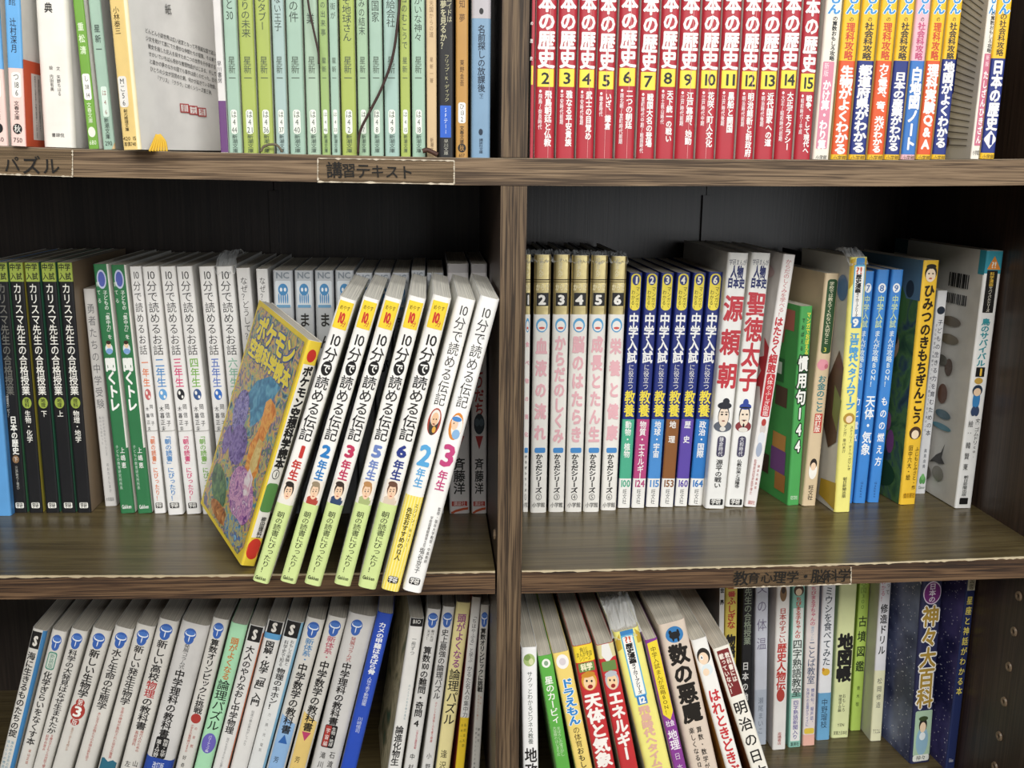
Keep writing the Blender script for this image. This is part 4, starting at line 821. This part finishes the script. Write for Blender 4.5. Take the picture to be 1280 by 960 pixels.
b = Book('comic_book', 'large white survival comic with barcoded back cover against the side panel', (1234, 314, 1255, 313, 1193, 631, 1215.5, 635), 'mid', spine='#f0efec', side='#d4d1cb', d=.155, yaw=-2.5, rnd=.12)
b.SR('L', .84, 1, 0, .06, '#2f5a66').B(312, 342, '#3f9fb4').SR('L', 0, .06, 0, .09, '#3f9fb4').P([(.5, 320), (.92, 337), (.12, 337)], '#e8923a').H('?!', 331, 8, .3, .5, '#f6f2e4', .03).R(338, 391, .16, .78, '#22201f', .06).T('科学漫画', 340, 358, .42, .47, '#e9c04a', .02).T('サバイバルシリーズ', 358, 390, .34, .47, '#e9e4d4', .02)
b.T('鳥のサバイバル', 398, 458, .62, .45, '#3f9aa4', .035, 'title_lettering').R(459, 471, .22, .74, BLK, .05).H('1', 465, 9, .3, .48, '#e9c04a', .05).M([(476, 8, .5, .45, '#c9a24a'), (500, 26, .44, .45, '#3f86c0'), (488, 14, .6, .45, '#22354a'), (490, 10, .44, .45, '#f1d2b0'), (514, 12, .3, .36, '#3a4a6a'), (514, 12, .3, .56, '#3a4a6a')], 'printed_boy').T('文：ゴムドリco.', 523, 572, .3, .7, '#333333').T('絵：韓賢東', 523, 590, .3, .3, '#333333').T('朝日新聞出版', 594, 620, .3, .42, '#333333').R(622, 630, .2, .7, BLK, .1)
for k in range(11):
    b.SR('L', .13+.018*k, .139+.018*k+.004*(k % 3), .10, .155, '#1f1f1f', 'barcode_line').SR('L', .13+.018*k, .139+.018*k+.003*((k+1) % 3), .18, .22, '#1f1f1f', 'barcode_line') 
for a, bb, ra, rb, cc in ((.25, .29, .1, .02, '#6b6152'), (.25, .36, .1, .02, '#7a6f5c'), (.22, .47, .04, .035, '#5a4638'), (.3, .45, .06, .022, '#6c6a62'), (.25, .58, .05, .04, '#6a4a3a'), (.22, .66, .08, .018, '#57707c'), (.22, .71, .1, .012, '#5f8fa0'), (.2, .90, .06, .03, '#8a857c'), (.33, .92, .06, .03, '#77726a')):
    b.SE('L', a, bb, ra, rb, cc)
b.SP('L', [(.16, .77), (.19, .81), (.24, .83), (.3, .87), (.25, .86), (.2, .86), (.14, .85), (.18, .83)], '#3a3836')

# ================================================================== LOWER SHELF, left: small science paperbacks
YL = .085
BB = '#d6d3cc'
def bbmark(b, y, hp=19, w=.64, c=.5):
    b.M([(y-hp*.12, hp*.76, w, c, '#3a63b0'), (y+hp*.2, hp*.7, w*.8, c, '#3a63b0'), (y-hp*.16, hp*.36, w*.86, c, '#e6ebf2'), (y-hp*.2, hp*.28, w*.76, c, '#4a76c0'), (y+hp*.18, hp*.4, w*.08, c, '#e6ebf2')], 'round_blue_mark')
GB = 'small science paperbacks leaning on the lower shelf'
def low(label, e, spine=BB, side='#cfccc4', h=None, d=.113, y=YL, **kw):
    return Book('science_paperback', label, e, 'low', y, h, d, spine, side, pages='#d2cabb', group=GB, bulge=.03, rnd=.2, **kw)
b = low('leaning white paperback with black square mark and blue right strip, first of its row', (39, 784, 60, 790, 0, 955, 17, 960))
b.B(770, 1100, '#3f7fb4', .74, 1.0).R(790, 811, .06, .72, '#1d1d1f', .03, 'black_mark').H('S', 801, 12, .3, .42, '#dedad2', .06).T('海に生きるものたちの掟', 815, 921, .56, .38, BLK, .02, 'title_lettering').T('海の中の生命の掟と', 926, 966, .2, .5, '#6a9ab0').T('ほんとうの物語', 924, 960, .2, .24, '#6a9ab0')
b = low('leaning small paperback with round blue mark and green outlined tag', (64, 786, 84, 790.5, 21, 955, 40, 960)); bbmark(b, 803)
b.R(815, 837, .2, .78, '#4f8f7c', .3).R(816.5, 835.5, .26, .72, '#cfd8cc', .3).T('新装版', 817, 835, .34, .5, '#3f7a6a').T('化学ぎらいをなくす本', 839, 931, .58, .5, BLK, .015, 'title_lettering').T('米山正信', 936, 955, .2, .6, '#b4583f')
b = low('leaning small paperback with round blue mark and a long discovery title', (88, 785, 110, 790, 41, 955, 63, 960)); bbmark(b, 801)
b.T('科学の大発見はなぜ生まれたか', 812, 917, .52, .5, BLK, .015, 'title_lettering').T('８歳の子どもとの対話で綴る', 918, 962, .18, .62, '#b4483f').T('科学の営み', 918, 938, .18, .36, '#b4483f')
b = low('leaning small paperback with a red circle holding number 3', (115, 784, 139, 789.5, 64.5, 955, 90, 960)); bbmark(b, 801)
b.T('新しい生物学', 812, 872, .56, .5, BLK, .02, 'title_lettering').M([(878, 9, .46, .5, '#a83a34'), (889, 20, .74, .5, '#a83a34'), (902, 9, .46, .5, '#a83a34')], 'red_badge').T('第', 874, 882, .3, .5, WHT).H('3', 889, 13, .5, .5, WHT, .03).T('版', 898, 906, .3, .5, WHT).T('生命のナゾはどこまで解けたか', 909, 938, .16, .5, '#b07a5a')
b = low('leaning small paperback with round blue mark about water and ecology', (143, 781, 167, 788, 93, 955, 118, 960)); bbmark(b, 800)
b.T('水と生命の生態学', 811, 887, .54, .5, BLK, .015, 'title_lettering').T('水に生きる生物たちの多様な姿を追う', 890, 951, .18, .5, '#b45a4f')
b = low('leaning small paperback with a torn teal patch at its foot', (170, 779, 194, 784, 122, 955, 147, 960)); bbmark(b, 796.5)
b.T('新しい発生生物学', 807, 881, .54, .5, BLK, .015, 'title_lettering').T('生命の神秘が集約された発生の驚異', 884, 948, .18, .5, '#b45a4f').P([(0, 950), (.2, 948), (.45, 952), (.7, 949), (1, 953), (1, 1060), (0, 1060)], '#2f6a80')
b = low('leaning small paperback with two red characters inside its black title', (199, 772.5, 222.5, 777.5, 149, 955, 177, 961)); bbmark(b, 789.5)
b.T('新しい高校', 800, 851, .54, .5, BLK, .015, 'title_lettering').T('物理', 851, 872, .54, .5, '#b43a3c', .015, 'title_lettering').T('の教科書', 872, 912, .54, .5, BLK, .015, 'title_lettering').T('現代人のための', 913, 940, .18, .62, '#b45a4f').T('高校理科', 913, 932, .18, .38, '#b45a4f').T('山本', 949, 970, .28, .7, BLK).T('左巻', 949, 970, .28, .34, BLK)
b = low('thick leaning grey paperback with black panel and blue foot', (226, 775, 262.5, 784, 179, 955, 215, 963), spine='#d0cecb'); bbmark(b, 795, 19, .42, .42)
b.T('発展コラム式', 805, 836, .2, .42, '#4a4a4a').T('中学理科の教科書', 837, 922, .36, .42, BLK, .02, 'title_lettering').R(922, 948, .2, .66, '#1d1d1f', .15).T('物理・化学', 924, 946, .18, .55, WHT).T('第１分野', 924, 946, .18, .32, WHT).B(948, 1100, '#2a4aa0').H('改訂版', 957, 7, .4, .5, '#e9ecf2')
b = low('leaning small paperback with red badge between grey textbook and mint puzzle book', (266, 771, 286, 776, 219, 955, 241, 960)); bbmark(b, 788)
b.T('算数オリンピックに挑戦', 799, 892, .54, .5, BLK, .02, 'title_lettering').E(898, 12, .62, '#a83a34').T('の良問', 905, 938, .18, .66, '#b45a4f').T('小学生の難問解けますか', 905, 940, .18, .4, '#b45a4f').T('好奇心', 942, 970, .24, .4, BLK)
b = low('mint green leaning puzzle paperback with purple oval badge', (289, 777.5, 309, 782.5, 242, 955, 265, 960), spine='#a9dcb4')
b.T('頭がよくなる', 797, 850, .5, .5, '#c87a3a', .02, 'title_lettering').T('論理パズル', 850, 913, .74, .5, '#1d2a22', .01, 'title_lettering').E(929, 25, .84, '#6a62b4').T('パワーアップ編', 919, 940, .2, .5, '#efeef6')
b = low('leaning white paperback with black square mark next to the mint puzzle book', (312, 780, 331, 784.5, 265.5, 955, 287, 960), spine='#e0deda')
b.R(783, 802, .1, .9, '#1d1d1f', .03, 'black_mark').H('S', 793, 12, .3, .5, '#dedad2', .06).T('大人のやりなおし中学物理', 807, 917, .56, .45, BLK, .02, 'title_lettering').T('現代を生きるために必要な', 922, 962, .18, .5, '#8a8a8a').B(790, 1100, '#c8693a', .94, 1.0)
b = low('leaning white paperback with black square over a thin blue band', (334.5, 774, 356, 779, 288, 955, 309.5, 960), spine='#e0deda')
b.B(792, 799, '#5a9ac8').R(775, 792, .1, .92, '#1d1d1f', .03, 'black_mark').H('S', 784, 11, .3, .5, '#dedad2', .06).T('図解・化学「超」入門', 801, 882, .56, .48, BLK, .025, 'title_lettering').T('知識の積み重ねがしっかり', 888, 932, .18, .5, '#8a8a8a')
b = low('leaning white paperback with black square and light blue right edge', (358, 774, 380, 779.5, 310, 955, 332, 960), spine='#dfe0de')
b.B(770, 1100, '#7fb0cc', .86, 1.0).R(776, 797, .06, .86, '#1d1d1f', .03, 'black_mark').H('S', 787, 12, .3, .45, '#dedad2', .06).T('おもしろ実験と', 800, 832, .26, .64, BLK).T('科学史で知る', 800, 833, .26, .32, BLK).T('物理のキホン！', 835, 887, .5, .44, BLK, .02, 'title_lettering').T('力・熱・光・電気', 890, 940, .18, .44, '#8a8a8a')
for e, c1, c2, g, nm in (((384, 770, 405.5, 776.5, 332, 957, 357.5, 963), '#4a86b8', '#8fb4dc', '上', 'light blue foot'), ((410, 768.5, 433, 774, 359, 957, 383.5, 963), '#b8586a', '#e2c478', '下', 'pale orange foot')):
    b = low('leaning mathematics textbook paperback with a ' + nm, e); bbmark(b, 787 if g == '上' else 785)
    y_ = 0 if g == '上' else -3
    b.P([(0, 893+y_), (1, 905+y_), (1, 1100), (0, 1100)], c2).T('新体系・', 798+y_, 828+y_, .5, .5, c1, .01, 'title_lettering').T('中学数学の教科書', 829+y_, 917+y_, .54, .5, BLK, .02, 'title_lettering')
    b.P([(.5, 918), (.75, 929), (.25, 929)] if g == '上' else [(.25, 915), (.75, 915), (.5, 926)], '#2f62a8' if g == '上' else '#b8406a').T('芳沢光', 942, 985, .3, .4, BLK)
b = low('thick leaning grey paperback with black and red panel beside blue book', (435.5, 764.5, 470, 772.5, 388.5, 957, 422.5, 965), spine='#d0cecb'); bbmark(b, 784, 19, .42, .4)
b.T('発展コラム式', 796, 827, .2, .4, '#a83a34').T('中学理科の教科書', 828, 906, .36, .4, BLK, .02, 'title_lettering').R(907, 935, .16, .62, '#1d1d1f', .15).R(908, 934, .18, .4, '#a83a34', .1).T('生物・地球', 909, 933, .16, .5, WHT).T('宇宙編', 909, 933, .16, .3, WHT).T('石渡正', 938, 972, .22, .66, BLK).T('滝川洋', 938, 972, .22, .32, BLK)
b = low('leaning royal blue spine book with white lettering', (472, 764, 491.5, 769, 425.5, 957, 446, 963), spine='#2b4fb8', side='#d8d4cc', d=.128)
b.T('カメの甲羅はあばら骨', 778, 843, .5, .5, '#eef0f4', .03, 'title_lettering').T('人体で表す動物図鑑', 846, 882, .3, .5, '#dfe4ee').T('川崎悟司', 896, 916, .32, .5, '#cdd6ea')
GB = 'small paperbacks between the blue book and the divider'
b = low('upside down white paperback beside its dark green illustrated cover', (513, 771, 530.5, 774, 484.5, 957, 503, 960), spine='#e6e4df', side=marbled('pond_cover_art', ['#2a4a3c', '#a39c7e', '#cfc6aa', '#8a8468', '#3f6a58'], 24), yaw=-5)
b.R(770, 783, .06, .96, '#1d1d1f', .03, 'black_mark').H('BIO', 777, 5, .6, .5, WHT).T('一冊ずつ', 796, 819, .34, .5, '#4a4a4a').T('ほんとうの生き物の進化', 855, 900, .16, .66, '#7fa0a8').T('論進化物生', 907, 957, .62, .42, BLK, .02, 'title_lettering')
b = low('white puzzle paperback with round blue mark and number 4', (534, 760.5, 551.5, 762, 504.5, 957, 522.5, 960), spine='#d8d6d2'); bbmark(b, 775, 18, .74)
b.T('解ければ', 787, 802, .24, .64, BLK).T('天才！', 787, 800, .24, .34, BLK).T('算数{100}の難問・奇問', 808, 896, .62, .46, BLK, .02, 'title_lettering').H('4', 904, 8, .4, .45, BLK, .02).T('小学生の難問満載', 912, 936, .18, .6, '#c0606a').T('中村義', 939, 978, .4, .5, BLK)
b = low('white puzzle paperback with round blue mark next to the cream puzzle book', (554, 758, 568.5, 759, 526, 957, 543, 960), spine='#dad8d4'); bbmark(b, 774.5, 18, .8)
b.T('史上最強の論理パズル', 786, 874, .62, .46, BLK, .01, 'title_lettering').T('ポイントを見抜く力を養う問題', 877, 928, .2, .5, '#c0504a').T('小野田', 938, 978, .44, .5, BLK)
b = low('cream yellow puzzle paperback with purple and black title', (571, 752.5, 588.5, 754, 544, 957, 563.5, 960), spine='#f0e3a4')
b.T('頭がよくなる', 767, 835, .62, .5, '#9a4a8a', .02, 'title_lettering').T('論理パズル', 836, 906, .8, .5, BLK, .01, 'title_lettering').T('逢沢明', 935, 978, .5, .45, BLK)
b = low('tall slim white paperback with a yellow paper band and red cover edge', (590, 746, 602, 747, 568.5, 957, 581, 960), spine='#e4e3e0', side='#b4402f', d=.128)
b.T('「ちはやふる」と学ぶ', 767, 828, .5, .5, '#3a3a3c', 0, 'title_lettering').T('かるた名人の集中力', 832, 897, .6, .5, '#3a3a3c', 0, 'title_lettering').B(897, 1100, '#ecc934', n='paper_band').T('粂原圭太郎', 903, 935, .3, .64, '#4a3c10').T('日本一の', 903, 930, .26, .3, '#4a3c10')
b = low('grey white puzzle paperback with round blue mark against the divider', (601.5, 755, 611.5, 757, 588, 957, 601, 960), spine='#c9c6bf'); bbmark(b, 774, 18, .78)
b.T('算数オリンピックに挑戦', 785, 865, .64, .46, BLK, .03, 'title_lettering').T('きみならどう解く', 868, 900, .22, .36, '#b4684a').T('挑め！', 868, 890, .22, .64, '#b4684a').T('藤岡司・', 908, 936, .26, .62, BLK).T('日野オリンピック委員', 908, 962, .22, .32, BLK)

# ================================================================== LOWER SHELF, right: front books leaning to the left
YR = .012
GC = 'books leaning left at the front of the lower shelf'
def frt(label, e, spine, side='#e4e0d6', d=.13, y=YR, h=None, pages='#ddd5c4', **kw):
    return Book('paperback_book', label, e, 'low', y, h, d, spine, side, pages=pages, group=GC, rnd=.16, **kw)
b = frt('upright white handbook against the divider with green leafy mark', (651.5, 809, 671, 809, 652.5, 958, 674.5, 958), '#efefee')
b.M([(825, 16, .74, .5, '#a9bf7a'), (822, 8, .4, .38, '#7f9a58'), (827, 8, .3, .62, '#d8dcae')], 'leafy_emblem').T('サクッとわかるビジネス教養', 839, 930, .36, .52, '#3c4a40', 0, 'title_lettering').T('地政学', 934, 992, .82, .52, BLK, .02, 'title_lettering')
b = frt('leaning bright green novel with white title and round white mark', (673, 820.5, 689, 818, 693, 960, 714.5, 957), '#5fae4a', '#8fbf7a')
b.E(829, 11, .6, '#f1f3ea').E(829, 6, .3, '#8aa88a').T('星のカービィ', 845, 905, .62, .5, '#f1f5ea', .02, 'title_lettering').T('まぼろしの宝さがし', 908, 945, .3, .62, '#cfe6c0').T('大冒険のはじまりだ', 908, 945, .26, .34, '#cfe6c0')
b = frt('leaning yellow study comic with blue bubbly lettering', (690.5, 816.5, 711, 814, 718, 960, 741.5, 957), '#eed478', '#f0e6c0')
b.E(827, 18, .74, '#f3f1ee').E(827, 9, .4, '#d9d0d4').T('ドラえもん', 848, 906, .76, .5, '#f1f4f4', .1, 'title_outline', k=1.4).T('ドラえもん', 848, 906, .74, .5, '#2f86cc', .045, 'title_lettering', k=1.4).T('の体育', 908, 934, .44, .5, '#5a4a2a').T('おもしろ攻略', 934, 985, .44, .5, BLK, .01)
b = frt('leaning red science comic about the heavens with a smiling face', (716, 809, 740, 803, 743.5, 962, 770.5, 957), '#c43338', '#d9cdb8')
face = [(851, 24, .78, .5, '#d8a03a'), (853, 19, .6, .5, '#f2cfa4'), (851, 3, .1, .38, BLK), (851, 3, .1, .62, BLK), (858, 5, .26, .5, '#9a2a2a'), (843, 7, .7, .5, '#c98a2e')]
b.B(802, 827, '#efd43c').H('角川', 812, 5, .4, .5, BLK).H('まんが学習', 817.5, 5, .8, .5, BLK).H('シリーズ', 823, 5, .6, .5, BLK).R(828, 839, .1, .9, '#6a8a4a', .1).H('科学', 833.5, 7, .6, .5, '#f0e9c4', .05).M(face, 'printed_face').T('天体と気象', 866, 958, .86, .5, '#f6f0ea', .045, 'title_lettering', k=1.25)
b = frt('leaning red science comic about energy with a torn film top', (746, 806, 766, 803, 774, 962, 799.5, 957), '#c43338', '#d9cdb8')
b.B(801, 822, '#d9cf9a').P([(.3, 804), (.7, 803), (.8, 822), (.45, 828), (.2, 818)], '#e9e7e2').R(826, 838, .1, .9, '#6a8a4a', .1).M([(q[0]-1,)+q[1:4]+(('#b9bcc4' if q[4] in ('#d8a03a', '#c98a2e') else q[4]),) for q in face], 'printed_face').T('エネルギー', 863, 950, .82, .5, '#f6f0ea', .045, 'title_lettering', k=1.25)
b = frt('leaning pale yellow history comic in crumpled clear film with blue number 12', (766, 789.5, 799, 785, 805.5, 962, 840, 957), '#f0e985', '#d6d4c8', d=.15)
b.P([(0, 800), (.2, 790), (.2, 808), (0, 812)], '#c9a83a').P([(1, 796), (.82, 788), (.82, 806), (1, 806)], '#c9a83a').R(786, 794, .25, .75, '#3f86c4', .2).R(793, 870, .24, .72, '#5fb0d8', .06).R(795, 868, .29, .67, '#f6f5f0', .05).H('?!', 799, 8, .3, .48, '#d0532f', .03).T('歴史漫画', 804, 829, .3, .48, BLK, .05).T('タイムワープシリーズ', 829, 867, .24, .48, BLK, .03, k=1.0).R(869, 880, .3, .68, '#3a7fc6', .1).H('12', 874.5, 8, .3, .48, '#f4f4f0', .05)
b.T('飛鳥時代へタイムワープ', 882, 985, .44, .48, '#e0b0a0', .05, 'title_lettering').crumple(.02, 91, over=.045)
b = frt('leaning purple study comic with a long yellow arrow label', (805.5, 801, 822, 797, 842, 962, 858.5, 958), '#8a3f96', '#d0c6d0')
b.P([(.12, 803), (.95, 801), (.95, 890), (.6, 900), (.12, 892)], '#efd83c').T('中学入試', 808, 836, .46, .5, '#4a2a10', .0).T('まんが攻略BON！', 837, 893, .46, .5, '#4a2a10', 0, 'series_lettering').H('社会', 904, 6, .7, .5, '#f0e9f0', .02).T('地理', 912, 937, .78, .5, '#f0e9f0', .02, 'title_lettering').T('日本の', 938, 980, .5, .5, '#e0d4e0')
b = frt('thick leaning beige novel with black title under a blue animal oval', (823, 782, 856, 773, 862, 962, 898.5, 955), '#dcccbc', '#d8cbb8', d=.13, hard=False)
b.E(793, 20, .64, '#3a7fbc').M([(794, 9, .4, .5, '#1d2024'), (791, 6, .12, .36, '#1d2024'), (790, 8, .1, .64, '#1d2024'), (798, 8, .08, .42, '#1d2024'), (798, 8, .08, .6, '#1d2024')], 'animal_silhouette').T('数の悪魔', 805, 902, .72, .5, '#1d1a18', .045, 'title_lettering', k=1.2).T('算数・数学が', 907, 962, .2, .62, '#2b2724', .01).T('楽しくなる{12}夜', 909, 968, .2, .34, '#2b2724', .01)
b = frt('leaning white story book with red title under a crouching child', (865, 800, 882, 797, 905, 962, 930, 957), '#f1efea', '#c98f3a')
b.M([(820, 20, .8, .5, '#2a2624'), (823, 15, .6, .46, '#f2d8bc'), (822, 6, .18, .36, '#f4f4f4'), (822, 3, .08, .36, BLK), (837, 14, .7, .5, '#dfe9ec'), (840, 9, .4, .4, '#f2d8bc')], 'printed_child').T('はれときどきぶた', 861, 985, .74, .5, '#c8353c', .03, 'title_lettering')
b = frt('leaning cream book with dark red panel and brown stained edges', (891, 811.5, 912, 805, 938, 962, 961, 957), '#f1ede2', '#8a5a3a')
b.R(812, 869, .16, .86, '#7a2a2c', .05).T('教科書には', 815, 852, .28, .68, '#f0e6da', .03).T('載っていない！', 817, 867, .28, .34, '#f0e6da', .03).T('明治の日本', 874, 974, .8, .5, BLK, .015, 'title_lettering', k=1.15)

# ================================================================== LOWER SHELF, right: upright row at the back
GD = 'upright books at the back of the lower shelf'
def rear(label, e, spine, side=None, h=.19, d=.128, y=None, name='paperback_book', **kw):
    return Book(name, label, e, 'low', y, h, d, spine, side, pages='#b4aea2', group=GD, rnd=.14, **kw)
b = rear('narrow black and white book wedged beside the yellow mystery book', (899, 906.5, 735, 896, 903, 937), '#e4e2dc', y=.15); b.T('世界', 731, 760, .8, .5, BLK, .05)
b = rear('yellow mystery book with red and black lettering half hidden behind leaning books', (907, 922.5, 735, 903, 919, 937), '#d9c45c', y=.15); b.T('一番', 732, 746, .7, .5, '#c2453a', .04).T('ふしぎな', 746, 786, .72, .5, '#b43a34', .03, 'title_lettering').T('物語', 793, 822, .8, .5, BLK, .05)
b = rear('black study guide with grey green lettering behind the leaning books', (928, 943, 735, 924, 938, 937), '#1c1d20', y=.15, h=.205); b.T('先生の合格授業', 735, 806, .7, .5, '#8f9a86', .01, 'title_lettering').T('日本の地理', 826, 890, .62, .4, '#e4e4e0', .02)
b = rear('pale lavender novel with thin handwritten style title', (944, 961.5, 735, 942, 958.5, 930), '#c9ccd6', y=.15); b.T('文の体温', 722, 816, .78, .5, '#77708a', 0, 'title_lettering').B(862, 960, '#b4bcc8').T('瀬尾まいこ', 871, 918, .44, .5, '#6f7886', 0, 'author_lettering')
b = rear('white history book with red title and small red marks', (971, 988, 735, 964.5, 983, 937), '#ece9e4', '#dcd9d4'); b.M([(742, 20, .5, .5, '#8a6a4a'), (738, 8, .3, .5, '#3a2c26')], 'printed_figure').T('日本のすごい', 760, 804, .52, .5, '#b4443c', .02, 'title_lettering').T('歴史人物伝', 804, 862, .72, .5, '#c23a34', .03, 'title_lettering').E(869, 16, .6, '#b4443c').T('高橋書店', 915, 931, .3, .5, '#b4443c')
b = rear('teal and white idiom book with a blue lettered box', (990.5, 1007, 735, 985, 1001.5, 934), '#8fc4b4', '#7fb4a4'); b.B(760, 866, '#e6ece6', .1, .9).M([(738, 14, .8, .5, '#4a3426'), (740, 9, .5, .5, '#f1d8b8')], 'printed_face').T('ちびまる子ちゃんの', 746, 798, .46, .5, '#c2453a', .03, 'series_lettering').T('四字熟語教室', 799, 871, .78, .5, '#2b3a34', .01, 'title_lettering').R(873, 926, .12, .88, '#eceae6', .05).T('四字熟語新聞入り', 875, 924, .44, .5, '#5a4a9a', .01).H('集英社', 930, 4, .7)
b = rear('pale word book with rose edge and blue small print', (1009, 1025.5, 735, 1002.5, 1019, 932), '#e6dcd8', '#d8b4b0'); b.T('ちびまる子ちゃんの', 733, 782, .44, .5, '#d0607a', .02, 'series_lettering').T('満点ゲットの', 783, 801, .3, .5, '#7fa0c0').T('ことば教室', 801, 855, .66, .5, '#4a5a7a', .005, 'title_lettering').T('慣用句、擬声語、', 860, 906, .28, .68, '#4a5aa0').T('気持ちの言葉がクイズに', 860, 908, .26, .3, '#4a5aa0').R(910, 917, .1, .9, '#e2c44a', .3).B(918, 940, '#e9b4a4')
b = rear('white and blue essay book with a small yellow mark', (1028, 1045.5, 735, 1020, 1037.5, 925), '#e9eaec', '#a9c4d8'); b.T('ミウシを食べてみた', 733, 832, .62, .5, '#34404c', .01, 'title_lettering').M([(840, 9, .6, .5, '#e0b43a'), (837, 5, .2, .3, '#c98a2e')], 'printed_emblem').B(866, 960, '#6fa9d0').T('中野瑠枝', 873, 910, .5, .5, '#22364a', 0, 'author_lettering')
b = rear('pale lime atlas with heavy black title', (1049.5, 1072, 735, 1038.5, 1061.5, 922), '#dfe5ac', '#cfd89a'); b.T('地図帳', 792, 852, .86, .5, BLK, .055, 'title_lettering', k=1.2).T('おもしろ', 867, 890, .2, .6, BLK).T('地理学会編', 868, 890, .2, .38, BLK).H('YEN', 906, 4, .4).H('実業之日本社', 916, 4, .8)
b = rear('lime green tomb guide, slightly recessed beside the lime atlas', (1074, 1088, 735, 1062.5, 1076.5, 913), '#b4d063', '#a4c052'); b.T('全国300', 728, 762, .6, .4, '#6a8a3a').T('古墳図鑑', 767, 842, .84, .5, '#22301c', .015, 'title_lettering').T('青木敬', 855, 885, .34, .5, '#3a4a20')
b = rear('white drill book with pale yellow lower half and red top note', (1100, 1114, 735, 1087, 1102.5, 926), '#e9e8ec', '#d8d6cc', yaw=0); b.T('わかる！', 724, 752, .4, .3, '#c2506a').T('って', 728, 744, .36, .7, '#4a4a4a').T('修造ドリル', 754, 819, .66, .5, BLK, .02, 'title_lettering').B(838, 960, '#eceac4').T('松岡修造', 846, 886, .44, .5, '#3a3a3a', 0, 'author_lettering').H('アスコム', 914, 5, .7)
SKY = starry('night_sky_cover', '#232c56', '#8a96bc'); SKY2 = starry('deep_sky_cover', '#2a2a56', '#6a62a0')
b = rear('thick encyclopedia of gods with starry cover and gold lettering', (1152.5, 727, 1180.5, 727, 1138, 950, 1162.5, 953), '#2b2f52', SKY, h=.205, d=.1, yaw=-6, hard=False)
b.SP('L', [(.25, .02), (.02, .02), (.02, .14), (.22, .07)], '#d8d8dc', 'sticker').E(741, 29, .86, '#e6d9ea').E(741, 26, .78, '#7a2f7a').T('日本の', 729, 753, .34, .5, '#f0e6f0', .02).T('神々大百科', 757, 885, .84, .5, '#efece4', .085, 'title_outline', k=1.3).T('神々大百科', 757, 885, .82, .5, '#a98a3a', .03, 'title_lettering', k=1.3)
b.R(888, 944, .1, .94, '#a9c4a8', .1).M([(926, 36, .6, .5, '#8fb4c8'), (906, 18, .4, .5, '#2b2a26'), (909, 13, .3, .5, '#efd4b4'), (898, 6, .46, .5, '#3a4a2a'), (920, 10, .3, .5, '#e6eef0')], 'printed_figure').R(943, 951, .1, .9, '#e0e2da', .3).H('神々', 947, 5, .5)
b = rear('navy starry constellation book with yellow title next to the side panel', (1209, 726, 1221, 726, 1181, 960, 1194, 962), '#26315e', SKY2, h=.212, d=.13, y=.10, yaw=-4)
b.B(720, 738, '#e0dcc4', .1, .9).T('図鑑', 722, 737, .5, .5, '#4a4a3a').T('星座と神話がわかる本', 744, 870, .66, .5, '#ecdc6a', .015, 'title_lettering').SV('L', 'りが', .16, -.02, .12, .016, '#d4d2dc', .03).H('Gakken', 950, 5, .5, .5, '#dcdce4')


bpy.data.scenes.remove(GS)
